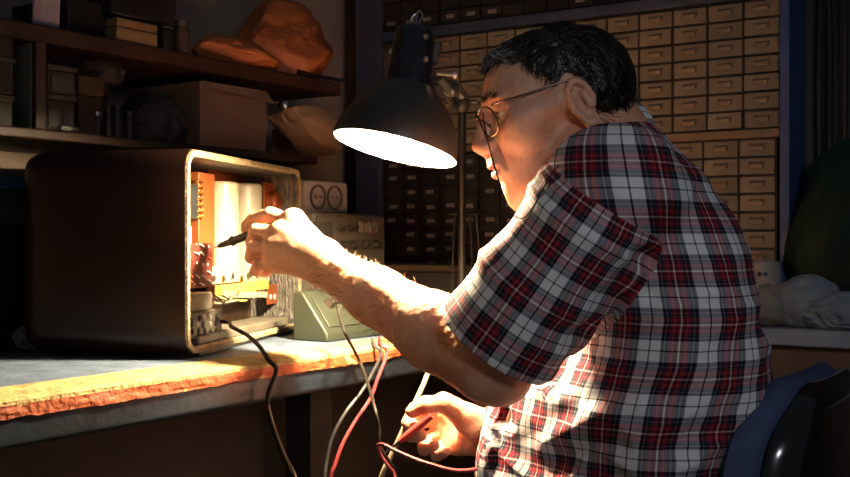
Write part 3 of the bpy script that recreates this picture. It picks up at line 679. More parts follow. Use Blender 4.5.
for i in range(6):
    px = 215+i*9; u, v = rp(px, 276+rs.uniform(-3, 3), .042); b = B(); b.lathe([(.006, 0), (.006, .004), (.003, .005), (0, .005)], RL(u, .046, v), -E2, 12); part('trimmer', b, MATS['brass'] if i % 2 else steel, rd)
yel = mat('yellow terminal strip', (.45, .30, .06), (.36, .24, .05), 20, .5)
b = B(); rbx(b, 223, 269, 283, 292, .034, .05); ts = part('terminal_strip', b, yel, rd, .001, label='yellow terminal strip with white pins')
for i in range(13):
    px = 224+i*3.5; u, v = rp(px, 294.5, .034); b = B(); b.box(RL(u, .036, v), (.006, .008, .011), RRAD); part('pin', b, can, ts)
b = B(); rbx(b, 269, 286, 284, 303, .045, .05); part('small_board', b, copper, rd)
for i in range(4): b = B(); u, v = rp(271+i*4, 297, .043); b.ell(RL(u, .044, v), (.005, .003, .006), RRAD, 8, 6); part('component', b, sol, rd)
b = B(); rbx(b, 264.5, 292, 184, 246, .05, .055); part('end_plate', b, copper, rd, .001)
u, v = rp(273, 203, .045); b = B(); b.lathe([(.024, .0), (.024, -.012), (.019, -.018), (0, -.019)], RL(u, .05, v), E2, 24); part('coil_cover', b, copper, rd)
br = mat('dark brown chassis', (.085, .045, .022), (.06, .03, .015), 9, .5)
b = B(); rbx(b, 190, 300, 300, 330, .10, .108); part('chassis_wall', b, br, rd)
gz = mat('grey zinc', (.22, .195, .155), (.15, .13, .10), 22, .45, metal=.4, bump=.3, bscale=120)
b = B(); rbx(b, 178, 213, 294, 312, .02, .06); part('transformer_cover', b, gz, rd, .003)
b = B(); rbx(b, 178, 222, 312, 338, .014, .06); lp = part('lug_panel', b, gz, rd, .002, label='grey metal panel dotted with dark lugs')
for i in range(3):
    for j in range(7):
        u, v = rp(182+j*5.6+rs.uniform(-1.2, 1.2), 317+i*7.5+rs.uniform(-1.5, 1.5), .013); b = B(); b.ell(RL(u, .0135, v), (.0055, .003, .0055), RRAD, 8, 6); part('lug', b, black_pl if rs.random() < .6 else sol, lp)
# chassis rail along the bottom
u0, v0 = rp(199, 350, .004); u1, _ = rp(288, 340, .004)
b = B(); rbx(b, 200, 288, 326.5, 348, .006, .075); part('chassis_rail', b, gz, rd, .003, label='grey zinc chassis rail')
b = B(); u, v = rp(188, 347, .02); b.box(RL(.035, .05, FT+.0125+.018), (.035, .06, .036), RRAD); part('rail_bracket', b, black_pl, rd, .002)
# tangle of thin wires
for i in range(9):
    px, py = 222+rs.uniform(-6, 6), 303+rs.uniform(-9, 8); pts = []
    for j in range(5):
        u, v = rp(px+rs.uniform(-9, 12)+j*1.0, py+rs.uniform(-8, 8), .02+rs.uniform(0, .03)); pts.append(RL(u, .022+rs.uniform(0, .03), max(v, .075)))
    b = B(); b.tube(spline(pts, 6), .0015, 5); part('hookup_wire', b, [iv, mat('dark wire', (.02, .015, .012), rough=.5), yel][i % 3], rd)
for u in (.05, RW-.05):
    for d in (.04, RD-.05): b = B(); b.lathe([(.012, 0), (.014, FT+.001)], RL(u, d, 0), n=14, cap0=True, cap1=True); part('foot', b, black_pl, rd)
# ================================================================== the lamp
LK = 1.097; LC = P(395, 149, 1.70); LA = V((.235, .125, .965)).normalized()
lx = LA.cross(V((0, 1, 0))).normalized(); ly = LA.cross(lx)
lb = V((P(462, 250, 2.25).x, 2.25, ZB))
lm = thing('desk_lamp', 'black bell-shaped desk lamp shining down between the radio and the man', 'lamp', lb)
blk = mat('glossy black enamel', (.036, .033, .028), (.046, .042, .036), 12, .40, coat=.25)
prof = [(.0895, 0), (.0898, .007), (.0868, .022), (.081, .037), (.073, .052), (.062, .068), (.050, .080), (.040, .089), (.0365, .094)]
prof = [(r*LK, z*LK) for r, z in prof]
pi = [(r-.0014, z+(.0005 if i else 0)) for i, (r, z) in enumerate(prof)]
b = B(); b.lathe(prof, LC, LA, 56); sh = part('shade', b, blk, lm)
b = B(); b.lathe([(.0895*LK, 0)]+pi+[(0, .0935*LK)], LC, LA, 56); part('reflector', b, mat('white enamel inside', (.66, .64, .59), rough=.45), lm, label='white enamel inside of the shade')
s0 = .090*LK; k = .090*LK; NA = V((.07, .07, .99)).normalized(); LN = LC+LA*s0-NA*s0
b = B(); b.lathe([(.0390, s0), (.0388, s0+.012), (.0360, s0+.034), (.0328, s0+.064), (.0302, s0+k-.014), (.027, s0+k-.005), (.020, s0+k), (0, s0+k+.001)], LN, NA, 40); part('lamp_neck', b, mat('blue black enamel', (.010, .011, .016), rough=.16, coat=.8), lm)
top = LN+NA*(s0+k)
b = B(); b.tube(spline([top+lx*.006, top+lx*.004+LA*.014, top-lx*.002+LA*.026, top-lx*.008+LA*.018, top-lx*.004+LA*.004], 6), .0016, 6); b.tube(spline([top-lx*.002+ly*.004, top+lx*.002+LA*.02, top+lx*.008+LA*.010, top+lx*.006], 6), .0013, 6); part('wire_loop', b, steel, lm, label='bent steel wire on top')
sd = V((1, 0, 0)); sd = (sd-LA*sd.dot(LA)).normalized()
b = B(); b.box(LN+NA*(s0+.064)+sd*.0365, (.014, .02, .036), Matrix((sd, LA.cross(sd), LA)).transposed()); part('side_bracket', b, blk, lm, .004)
for (h, q) in ((.082, .0322), (.047, .0365)):
    b = B(); b.lathe([(.0045, 0), (.0045, .004), (0, .0055)], LN+NA*(s0+h)+(sd*.6-V((0, .8, 0))).normalized()*q*.97, (sd*.6-V((0, .8, 0))), 12); part('screw', b, steel, lm)
b = B(); b.lathe([(.0045, 0), (.0045, .003), (0, .0045)], LN+NA*(s0+.052)-sd*.0336, -sd, 12); part('screw', b, steel, lm)
# knuckle, arm and post
j0 = LC+LA*(s0+.03)+sd*.037; j1 = j0+V((.022, .06, -.012)); jp = V((lb.x, lb.y, (CY-104)/F_*lb.y))
b = B(); b.tube([j0, j1], .009, 12); b.ell(j1, (.014, .014, .014)); part('knuckle', b, blk, lm)
b = B(); b.tube([j0+V((-.002, -.012, .002)), j0+V((.024, -.012, 0))], .003, 8); b.lathe([(.0065, 0), (.0065, .005), (0, .006)], j0+V((.024, -.012, 0)), V((1, 0, 0)), 10); part('wing_screw', b, steel, lm)
for s in (-1, 1):
    b = B(); b.tube([j1+V((s*.010, 0, s*.008)), jp+V((s*.010, -.01, s*.012))], .0045, 10); part('arm_rod', b, blk, lm)
m1, m2 = j1.lerp(jp, .55)+V((0, 0, .01)), j1.lerp(jp, .92)+V((0, 0, .014))
pts = []
ax = (m2-m1).normalized(); qa = ax.cross(ZUP).normalized(); qb = ax.cross(qa)
for i in range(150):
    a = i*.75; pts.append(m1.lerp(m2, i/149)+qa*math.cos(a)*.006+qb*math.sin(a)*.006)
b = B(); b.tube(pts, .0012, 5); part('arm_spring', b, steel, lm)
b = B(); b.ell(jp, (.017, .02, .020)); b.tube([jp+V((-.02, 0, .004)), jp+V((.03, 0, .004))], .005, 10); part('post_joint', b, blk, lm)
b = B(); b.tube([jp, lb+V((0, 0, .02))], .0085, 14); part('post', b, mat('dull steel post', (.03, .028, .026), rough=.4, metal=.6), lm)
b = B(); b.lathe([(0, 0), (.08, 0), (.08, .012), (.07, .02), (.012, .024), (.012, .04)], lb, n=36); part('lamp_base', b, blk, lm)
em = bpy.data.materials.new('lit bulb'); em.use_nodes = True; nt = em.node_tree; nt.nodes.clear()
e_ = nt.nodes.new('ShaderNodeEmission'); oo = nt.nodes.new('ShaderNodeOutputMaterial'); e_.inputs['Color'].default_value = (1, .78, .47, 1); e_.inputs['Strength'].default_value = BULB; nt.links.new(e_.outputs[0], oo.inputs[0])
b = B(); b.lathe([(0, .006), (.010, .008), (.020, .014), (.026, .024), (.0275, .034), (.025, .047), (.016, .060), (.0125, .066)], LC, LA, 28); part('bulb', b, em, lm, label='glowing bulb')
b = B(); b.lathe([(.0125, .064), (.0135, .068), (.0135, .0995)], LC, LA, 20); part('bulb_socket', b, mat('brass', (.5, .30, .10)), lm)
# ================================================================== the chair
ch = thing('office_chair', 'navy padded chair with glossy black shell behind the man, lower right', 'chair', RM(1.60, .58, -1.0), RZ)
nv = mat('navy upholstery', (.045, .062, .145), (.055, .075, .165), 30, .75, bump=.3, bscale=300)
shl = mat('glossy black shell', (.006, .006, .007), rough=.18, coat=.7)
CB = (1.612, .385)                           # back centre (t, d)
def chfn(off, sc, zoff):
    def hw(z):                              # half width by height
        q = (z+.60)/.435; return sc*(.265-.10*max(0, q-.42)**1.5*1.6) if q > .42 else sc*(.265-.03*(.42-q))
    def f(u, v):
        z = -.60+.412*v; e = 1
        top = max(0, (v-.80)/.20); w = hw(z)*(1-.42*top**2.2)
        a = (u*2-1)*w
        bend = .55*a*a
        return RM(CB[0]+a, CB[1]+off+bend+.05*(1-v)**2*0+(.02*(v-.5)*-1), z+zoff)
    return f
def slab(f0, f1, nu, nv_):
    b = B(); b.grid(f0, nu, nv_); b.grid(f1, nu, nv_); n = nv_+1; o = (nu+1)*n
    ed = [(i*n, (i+1)*n) for i in range(nu)]+[(i*n+nv_, (i+1)*n+nv_) for i in range(nu)]+[(j, j+1) for j in range(nv_)]+[(nu*n+j, nu*n+j+1) for j in range(nv_)]
    for p, q in ed: b.f.append((p, q, o+q, o+p)); b.m.append(0)
    return b
def padfn(sgn):
    f = chfn(.0, 1.0, 0)
    def g2(u, v):
        p = f(u, v); e = min(u, 1-u, v*1.2+.02, (1-v))/.10; e = min(1, max(0, e)); th = .008+.017*math.sqrt(1-(1-e)**2)
        return p+N*(.019+sgn*th)
    return g2
b = slab(padfn(1), padfn(-1), 32, 24); part('backrest', b, nv, ch)
f = chfn(-.012, .93, -.004)
def sh1(u, v):
    e = min(1, min(u, 1-u, v+.1, 1-v)/.14); return f(u, v)-N*(.006+.030*math.sqrt(max(0, 1-(1-e)**2)))
b = slab(f, sh1, 32, 24); part('back_shell', b, shl, ch)
b = B()
sc_, sd_ = 1.575, .63
def seat(sgn):
    def g3(u, v):
        a = 2*math.pi*u; r = min(v*1.0, 1); x, y = math.cos(a), math.sin(a); q = (abs(x)**4+abs(y)**4)**(-.25)
        e = 1-v**6; return RM(sc_+x*q*.235*v, sd_+y*q*.22*v, -.555+sgn*(.012+.028*e))
    return g3
b.grid(seat(1), 40, 10); b.grid(seat(-1), 40, 10); part('seat', b, nv, ch)
b = B(); b.tube(spline([RM(CB[0], CB[1]-.03, -.50), RM(CB[0], CB[1]-.03, -.60), RM(sc_, sd_-.12, -.625), RM(sc_, sd_, -.62)], 6), .02, 10); part('back_strut', b, black_pl, ch)
b = B(); b.tube([RM(sc_, sd_, -.60), RM(sc_, sd_, -.90)], .026, 16); part('column', b, steel, ch)
for i in range(5):
    a = i*1.2566+.3; c = RM(sc_, sd_, -.90); e = c+V((math.cos(a)*.28, math.sin(a)*.28, -.035))
    b = B(); b.tube([c, e], [.028, .016], 8); lg = part('leg', b, black_pl, ch)
    b = B(); b.lathe([(.026, -.012), (.028, 0), (.026, .012)], V((e.x, e.y, -.972)), V((-math.sin(a), math.cos(a), 0)), 18, cap0=True, cap1=True); b.tube([e, V((e.x, e.y, -.972))], .008, 8); part('caster', b, black_pl, lg)
# ================================================================== the man
KS = 1.035
man = thing('person', 'man in a red, navy and white checked short-sleeved shirt and glasses, leaning over the bench', 'person', V((.36, 1.60, -1.0)))
def sc_b(b): b.v = [(x*KS, y*KS, z*KS) for x, y, z in b.v]
HO = np.array((.197, 1.50, .173)); pt_ = math.radians(15); yw = math.radians(3)
HFv = V((-math.cos(pt_)*math.cos(yw), -math.cos(pt_)*math.sin(yw), -math.sin(pt_))).normalized()
HL = V((0, -1, 0)); HL = (HL-HFv*HL.dot(HFv)).normalized(); HU = HL.cross(HFv)*-1
if HU.z < 0: HU = -HU
HM = np.array([HFv, HL, HU])               # rows: forward, left (towards the lens), up
def H(f, u, l=0): return HO+(HM[0]*f+HM[2]*u+HM[1]*l)*.001
SHL, ELL, WRL = np.array((.222, 1.36, .058)), np.array((.081, 1.43, -.160)), np.array((-.1535, 1.640, -.038))
SHR, ELR, WRR = np.array((.29, 1.745, .065)), np.array((.31, 1.775, -.25)), np.array(P(492, 433, 1.66))
NK = np.array((.248, 1.535, .112))
def px3(px, py, Y): return np.array(P(px, py, Y))
# torso sections: z, x front, x back, half width, centre y
TS = np.array([(-.70, .10, .47, .21, 1.56), (-.42, .085, .47, .21, 1.56), (-.335, .085, .474, .205, 1.555), (-.255, .092, .478, .205, 1.55), (-.21, .108, .479, .203, 1.55), (-.155, .148, .472, .20, 1.55),
               (-.10, .172, .461, .20, 1.55), (-.03, .172, .444, .195, 1.55), (.03, .165, .420, .185, 1.55), (.08, .18, .388, .165, 1.55), (.115, .205, .352, .12, 1.55), (.145, .235, .318, .07, 1.55), (.17, .26, .29, .03, 1.55)])
def torso(v, off, k, zlo):
    sl, X, Y, Z = v.win((.0, 1.28, zlo-.03), (.55, 1.84, .20))
    z = Z
    xf, xb, hw, yc = (np.interp(z, TS[:, 0], TS[:, i]) for i in (1, 2, 3, 4))
    a = np.maximum((xb-xf)/2-off, .008); w = np.maximum(hw-off, .008); cx = (xf+xb)/2
    e = np.where((X < cx) & (Y < yc), np.interp(z, [-.36, -.30, -.12, -.04], [1.4, 1.35, 1.45, 2.3]), 2.3)
    sh_ = np.interp(z, [-.36, -.12, -.02], [.055, .055, 0]); yc = yc+sh_; w = np.where(Y < yc, w+sh_, w-sh_*.8)
    q = ((np.abs(X-cx)/a)**e+(np.abs(Y-yc)/w)**e)**(1/e)
    d = (q-1)*np.minimum(a, w)*.9
    d = np.maximum(d, zlo-Z); d = np.maximum(d, Z-(.155-off))
    v.mix(sl, d.astype(np.float32), k, '+')
def body():
    v = Vol((-.29, 1.25, -.40), (.48, 1.90, .32), HB)
    c, e = v.cap, v.ell
    torso(v, .020, .001, -.37)
    c(NK+(.01, .0, -.02), SHL+(.02, .02, .0), .055, .050, .03); c(NK+(.01, 0, -.02), SHR, .055, .050, .03)
    # neck
    c(H(-22, -18), NK+(.015, 0, .0), .064, .070, .02); c(H(20, -70), NK+(-.03, 0, -.0), .048, .055, .03)
    # skull and face
    e(H(8, 40), (.090, .074, .071), HM, .012); e(H(62, 42), (.045, .060, .052), HM, .02)
    e(H(58, -15), (.056, .060, .054), HM, .02); e(H(62, -60), (.050, .047, .037), HM, .02)
    e(H(98, -84), (.0195, .024, .019), HM, .016); e(H(95, -44), (.031, .031, .031), HM, .018)
    for s in (-1, 1):
        c(H(10, -48, 54*s), H(80, -86, 26*s), .019, .018, .02); e(H(74, -10, 42*s), (.028, .022, .024), HM, .018)
        c(H(100, 41, 8*s), H(88, 40, 44*s), .0105, .010, .012)
        c(H(20, 12, 64*s), H(80, 5, 52*s), .012, .012, .02)
    for s in (-1, 1): e(H(107, 19, 41*s), (.0195, .027, .0125), HM, .010, '-')
    c(H(108, 30), H(129, -11), .0075, .0105, .010); e(H(130, -14), (.0115, .0115, .0105), HM, .006)
    for s in (-1, 1): e(H(122, -19, 12*s), (.0125, .0075, .0085), HM, .005); e(H(123, -28.5, 6.5*s), (.005, .0035, .004), HM, .003, '-')
    c(H(128, -22), H(120, -32), .006, .007, .006)
    for s in (-1, 1): c(H(112, -20, 22*s), H(108, -50, 30*s), .004, .003, .008, '-')
    c(H(96, -104), H(92, -100), .012, .012, .02)
    e(H(117.5, -44), (.0105, .025, .0062), HM, .004); e(H(115.5, -58.5), (.0105, .022, .0075), HM, .004)
    e(H(126, -50.8), (.014, .027, .0016), HM, .002, '-'); e(H(122, -70), (.007, .018, .005), HM, .008, '-')
    for s in (-1, 1):
        e(H(88, 20, 32*s), (.0136, .0150, .0136), HM, .003); e(H(101, 17.5, 34*s), (.013, .0135, .0030), HM, .0015, '-')
        c(H(101, 29, 20*s), H(88, 27, 48*s), .0045, .0045, .006); c(H(98, 8, 22*s), H(88, 10, 46*s), .004, .004, .006)
        # ears
        Re = np.array(Matrix(HM.tolist()).transposed() @ Matrix.Rotation(math.radians(-14), 3, 'Y')).T
        A = np.array(HM); A = np.array([A[0]*math.cos(.2)+A[2]*-math.sin(.2)*1, A[1], A[2]*math.cos(.2)+A[0]*math.sin(.2)])
        def E(f, u, l): return H(-3, -1, 78*s)+(A[0]*f*.84+A[2]*u*.95+HM[1]*l*s)*.001
        e(E(0, 4, -4), (.0165, .0055, .028), A, .004)
        ring = [E(17.5*math.cos(a)*(1 if math.sin(a) > -.2 else .8)-1, 33*math.sin(a)+1 if math.sin(a) > 0 else 31*math.sin(a)+1, 2.5) for a in np.linspace(-1.9, 3.4, 16)]
        for p, q in zip(ring, ring[1:]): c(p, q, .0042, .0042, .003)
        e(E(1, -27, 0), (.009, .0055, .008), A, .004)
        e(E(2, 0, 4), (.0085, .0075, .012), A, .003, '-'); c(E(-8, 18, 3.5), E(8, 20, 3.5), .0035, .003, .003, '-')
        c(E(-9, -6, 2.5), E(-7, 14, 2), .0038, .0035, .003); c(E(13, -5, 1), E(14, 3, 1), .0042, .0042, .003)
    # left arm
    c(SHL, ELL, .058, .048, .02); c(SHL+(.04, .06, -.01), SHL+(-.02, .02, -.06), .06, .055, .03)
    fm = ELL*.70+WRL*.30
    c(ELL, fm, .047, .0485, .02); c(fm, ELL*.35+WRL*.65, .0485, .039, .02); c(ELL*.35+WRL*.65, WRL, .039, .031, .02)
    c(ELL+(.02, .0, -.012), fm+(.0, .0, -.012), .040, .038, .02); e(ELL+(.015, .004, -.018), (.034, .034, .034), None, .02)
    # left hand: back of the hand to the lens, fingers curled round the probe
    K = [px3(293, 222, 1.690), px3(279, 234, 1.680), px3(274, 248, 1.673), px3(276, 262, 1.670)]
    for k_, r in zip(K, (.019, .019, .018, .016)): c(WRL+(0, 0, .004), k_, .029, r, .014)
    c(K[0], K[3], .018, .015, .012)
    fi = [[K[0], px3(270, 214.5, 1.710), px3(254, 219, 1.725), px3(245, 228, 1.737)],
          [K[1], px3(256, 231, 1.697), px3(252, 243, 1.717), px3(262, 246, 1.737)],
          [K[2], px3(254, 247, 1.687), px3(251, 257, 1.707), px3(261, 261, 1.729)],
          [K[3], px3(259, 264, 1.680), px3(256, 270, 1.697), px3(266, 273, 1.717)]]
    for f, r in zip(fi, (.0108, .0112, .0108, .0097)):
        c(f[0], f[1], r*1.12, r*1.06, .004); c(f[1], f[2], r*1.06, r*.95, .002); c(f[2], f[3], r*.95, r*.82, .002)
    th = [px3(305, 247, 1.725), px3(283, 240, 1.753), px3(264, 236, 1.760), px3(247, 234, 1.760)]
    c(WRL+(-.0, .03, .0), th[0], .026, .020, .012); c(th[0], th[1], .019, .015, .008); c(th[1], th[2], .0135, .012, .003); c(th[2], th[3], .012, .0095, .003)
    # tendons on the back of the hand
    for k_ in K[:4]: c(WRL*.45+k_*.55+(0, -.012, .010), k_+(0, -.008, .006), .008, .009, .010)
    # right arm and hand, palm to the lens
    c(SHR, ELR, .055, .045, .02); fr = ELR*.65+WRR*.35
    c(ELR, fr, .044, .045, .02); c(fr, WRR, .042, .030, .02)
    Q = [px3(443, 404, 1.698), px3(437, 416, 1.704), px3(444, 431, 1.698), px3(452, 443, 1.690)]
    for k_, r in zip(Q, (.019, .019, .018, .016)): c(WRR+(0, 0, 0), k_, .027, r, .014)
    c(px3(466, 441, 1.655), px3(455, 445, 1.670), .019, .016, .012); c(px3(478, 436, 1.655), px3(462, 430, 1.680), .026, .02, .014)
    fi = [[Q[0], px3(415, 409, 1.678), px3(408, 422, 1.648), px3(416, 428, 1.628)],
          [Q[1], px3(414, 424, 1.682), px3(411, 435, 1.652), px3(421, 435.5, 1.628)],
          [Q[2], px3(425, 440, 1.682), px3(424, 449, 1.652), px3(434, 445.5, 1.630)],
          [Q[3], px3(437, 450, 1.678), px3(437, 455, 1.655), px3(446, 451, 1.636)]]
    for f, r in zip(fi, (.0108, .0112, .0108, .0098)):
        c(f[0], f[1], r*1.12, r*1.04, .004); c(f[1], f[2], r*1.04, r*.95, .002); c(f[2], f[3], r*.95, r*.84, .002)
    th = [px3(468, 419, 1.630), px3(446, 404, 1.622), px3(425, 405, 1.618), px3(412, 412, 1.620)]
    c(WRR+(0, -.01, .006), th[0], .027, .021, .012); c(th[0], th[1], .021, .0155, .008); c(th[1], th[2], .0140, .0125, .003); c(th[2], th[3], .0125, .0095, .003)
    return v.mesh()
HB = .0023
vs, fs = body()
vs = relax(vs, fs, 1, .4)
nr = vnormals(vs, fs)
d = .0006*vnoise(vs*160, 1)+.0011*vnoise(vs*55, 2)
hl = (vs-HO)@HM.T*1000; hl0 = hl.copy()
d = np.where(hl[:, 2] > -110, d*.5, d)
# knuckle creases and skin folds
vs = vs+nr*d[:, None]
fc = vs[fs].mean(1); hf = (fc-HO)@HM.T*1000
mi = np.zeros(len(fs), int)
lip = ((hf[:, 0]-118)/12)**2+(hf[:, 1]/25)**2+((hf[:, 2]+51)/13.5)**2 < 1
mi[lip & (hf[:, 0] > 112)] = 1
def skin_mat(name, c1, c2, c3):
    m = mat(name, c1, c2, 28, .48, bump=.18, bscale=420, sss=.22)
    nt = m.node_tree; bs = nt.nodes['Principled BSDF']; old = bs.inputs['Base Color'].links[0].from_socket
    tc = nt.nodes.new('ShaderNodeTexCoord'); n = nt.nodes.new('ShaderNodeTexNoise'); n.inputs['Scale'].default_value = 150; n.inputs['Detail'].default_value = 4
    nt.links.new(tc.outputs['Object'], n.inputs['Vector'])
    r = nt.nodes.new('ShaderNodeMapRange'); r.inputs['From Min'].default_value = .55; r.inputs['From Max'].default_value = .75; r.inputs['To Max'].default_value = .5
    nt.links.new(n.outputs['Fac'], r.inputs['Value'])
    x = nt.nodes.new('ShaderNodeMix'); x.data_type = 'RGBA'; nt.links.new(r.outputs['Result'], x.inputs['Factor']); nt.links.new(old, x.inputs['A']); x.inputs['B'].default_value = (*c3, 1)
    nt.links.new(x.outputs['Result'], bs.inputs['Base Color']); return m
skin = skin_mat('skin', (.78, .405, .26), (.67, .31, .19), (.52, .19, .115))
lipm = mat('lips', (.45, .15, .11), (.38, .12, .09), 60, .45)
npart('body', vs*KS, fs, [skin, lipm], man, mi)
# ---- shirt
SA = (ELL-SHL)/np.linalg.norm(ELL-SHL); HEM = px3(469, 335, 1.40); HEM_S = float((HEM-SHL)@SA)
SE2 = SHL+SA*(HEM_S+.03)+np.array((-.004, -.006, .004))
def shirt():
    v = Vol((.02, 1.22, -.50), (.53, 1.93, .22), .0034)
    torso(v, 0, .001, -.47)
    v.cap(NK+(.012, 0, -.012), SHL+(.03, .03, .012), .066, .070, .03); v.cap(NK+(.012, 0, -.012), SHR+(0, -.02, .0), .066, .066, .03)
    # sleeves
    for sh, se, hs, ax in ((SHL+(.006, .012, .0), SE2, HEM_S, SA), (SHR, SHR*.35+ELR*.65, .2, (ELR-SHR)/np.linalg.norm(ELR-SHR))):
        w = Vol((.02, 1.22, -.50), (.53, 1.93, .22), .0034)
        w.cap(sh, se, .083, .080, .02); 
        sl, X, Y, Z = w.win((.0, 1.2, -.5), (.6, 2, .3))
        d = (X-sh[0])*ax[0]+(Y-sh[1])*ax[1]+(Z-sh[2])*ax[2]-hs
        w.a = np.maximum(w.a, d.astype(np.float32))
        v.mix(tuple(slice(0, q) for q in v.n), w.a, .022, '+')
        v.cap(sh+ax*(hs-.03), se+ax*.12, .072, .074, .004, '-')
    # right forearm opening: the cuffless sleeve ends, keep the belly clear of the wrist
    v.cap(NK+(-.035, 0, .035), H(0, -40), .060, .070, .008, '-')
    return v.mesh()
vs, fs = shirt(); vs = relax(vs, fs, 4, .5); nr = vnormals(vs, fs)
def sleeve_s(p): return (p-SHL)@SA
def axis_d(p):
    s = np.clip(sleeve_s(p), 0, .5); q = p-SHL-s[:, None]*SA; return np.linalg.norm(q, axis=1)
isS = (axis_d(vs) < .098) & (sleeve_s(vs) > .015) & (vs[:, 1] < 1.50-(.25*np.maximum(0, vs[:, 0]-.20)))
# folds: drag lines running from the armpit and round the waist
w1 = np.stack([vs[:, 0]*5+vs[:, 2]*7, vs[:, 1]*5, vs[:, 2]*16-vs[:, 0]*9], 1); h = vnoise(w1*.9, 3)
w2 = np.stack([vs[:, 0]*14, vs[:, 1]*14, vs[:, 2]*26+vs[:, 0]*12], 1)
fold = (1-2*np.abs(h))*.0052+(1-2*np.abs(vnoise(w2+h[:, None]*.7, 5)))*.0024+vnoise(vs*np.array((9, 9, 6)), 6)*.006
low = np.clip((.0-vs[:, 2])/.3, 0, 1)
sS = sleeve_s(vs)
slf = (1-2*np.abs(vnoise(np.stack([sS*30, vs[:, 0]*6+vs[:, 1]*9, vs[:, 2]*5], 1), 8)))*.0034+vnoise(vs*20, 9)*.003
wS = np.clip((.118-axis_d(vs))/.030, 0, 1)*np.clip((sleeve_s(vs)+.03)/.06, 0, 1)
amp = 1.35*slf*wS+fold*(1.15+.55*low)*(1-wS)
# the armpit fold and two strong drag folds over the belly
def crease(p0, p1, wid, dep):
    p0, p1 = np.array(p0), np.array(p1); ba = p1-p0; t = np.clip((vs-p0)@ba/(ba@ba), 0, 1); q = vs-p0-t[:, None]*ba
    return dep*np.exp(-(np.linalg.norm(q, axis=1)/wid)**2)
arm = px3(560, 318, 1.37)
for a_, b_, w_, d_ in ((arm, px3(640, 262, 1.34), .018, -.009), (arm, px3(600, 350, 1.36), .014, -.007),
                       (px3(500, 352, 1.50), px3(600, 322, 1.36), .013, -.010), (px3(495, 385, 1.50), px3(625, 318, 1.36), .016, .015), (px3(495, 402, 1.50), px3(620, 345, 1.36), .012, -.012),
                       (px3(490, 424, 1.50), px3(630, 360, 1.36), .016, .016), (px3(490, 444, 1.50), px3(610, 395, 1.36), .012, -.012), (px3(488, 464, 1.50), px3(640, 405, 1.36), .016, .015), (px3(490, 486, 1.50), px3(620, 442, 1.36), .013, -.012),
                       (px3(600, 250, 1.33), px3(690, 195, 1.40), .011, -.007), (px3(640, 300, 1.35), px3(715, 270, 1.42), .010, -.006), (px3(650, 470, 1.36), px3(745, 425, 1.45), .011, -.008)):
    amp = amp+crease(a_, b_, w_, d_)
cut = (vs[:, 2] > .09) | (np.abs(sS-HEM_S) < .008) & isS
vs = vs+nr*np.where(cut, amp*.3, amp)[:, None]
# weave coordinates
gs = -np.log(np.exp(-60*(.106-axis_d(vs)))+np.exp(-60*(sleeve_s(vs)-.004))+np.exp(-60*(1.50-.25*np.maximum(0, vs[:, 0]-.20)-vs[:, 1])))/60
gs = np.where(np.abs(gs) < 1e-5, 1e-5, gs)
def split(vs, fs, g):
    vo = vs.tolist(); cutv = {}; out = []; side = []
    pos = g[fs] > 0; k = pos.sum(1)
    for f, n_ in zip(fs.tolist(), k):
        if n_ in (0, 4): out.append(f); side.append(n_ == 4); continue
        A_, B_ = [], []
        for i in range(4):
            p, q = f[i], f[(i+1) % 4]; (A_ if g[p] > 0 else B_).append(p)
            if (g[p] > 0) != (g[q] > 0):
                key = (min(p, q), max(p, q))
                if key not in cutv:
                    t = g[p]/(g[p]-g[q]); cutv[key] = len(vo); vo.append([vs[p][c]+t*(vs[q][c]-vs[p][c]) for c in range(3)])
                A_.append(cutv[key]); B_.append(cutv[key])
        out += [A_, B_]; side += [True, False]
    return np.array(vo), out, np.array(side)
vs, fs, fS = split(vs, fs, gs)
ln_ = np.array([len(f) for f in fs]); flat_ = np.concatenate([np.array(f) for f in fs])
lv = vs[flat_]; lS = np.repeat(fS, ln_); fc = np.array([vs[f].mean(0) for f in fs])
xc = np.interp(lv[:, 2], TS[:, 0], (TS[:, 1]+TS[:, 2])/2)
th = np.arctan2(lv[:, 1]-1.55, lv[:, 0]-xc); thc = np.arctan2(fc[:, 1]-1.55, fc[:, 0]-np.interp(fc[:, 2], TS[:, 0], (TS[:, 1]+TS[:, 2])/2))
thc = np.repeat(thc, ln_); th = thc+(th-thc+math.pi) % (2*math.pi)-math.pi
uT = np.stack([th*.195, lv[:, 2]], 1)
e1 = np.cross(SA, (0, 1, 0)); e1 /= np.linalg.norm(e1); e2 = np.cross(SA, e1)
def ang(p): q = p-SHL; return np.arctan2(q@e2, q@e1)
ta, tf = ang(lv), np.repeat(ang(fc), ln_); ta = tf+(ta-tf+math.pi) % (2*math.pi)-math.pi
uS = np.stack([ta*.082+.02, sleeve_s(lv)+.011], 1)
uv = np.where(lS[:, None], uS, uT)
cotton = bpy.data.materials.new('checked cotton'); cotton.use_nodes = True; nt = cotton.node_tree; L = nt.links; bs = nt.nodes['Principled BSDF']
bs.inputs['Roughness'].default_value = .85; bs.inputs['Specular IOR Level'].default_value = .2
uvn = nt.nodes.new('ShaderNodeUVMap'); uvn.uv_map = 'weave'; sp = nt.nodes.new('ShaderNodeSeparateXYZ'); L.new(uvn.outputs[0], sp.inputs[0])
WHT, BLK, NVY, RED, GRY = (.74, .72, .72), (.006, .006, .009), (.018, .021, .045), (.20, .010, .018), (.13, .14, .18)
BRT = (.42, .03, .04)
SEQ = [(0, WHT), (.185, BLK), (.212, WHT), (.39, BLK), (.44, GRY), (.462, BLK), (.49, NVY), (.53, RED), (.57, BRT), (.592, RED), (.62, BLK), (.642, RED), (.675, WHT), (.70, RED), (.73, BLK), (.752, RED), (.78, BRT), (.80, RED), (.835, NVY), (.87, BLK), (.90, GRY), (.922, BLK), (.965, NVY)]
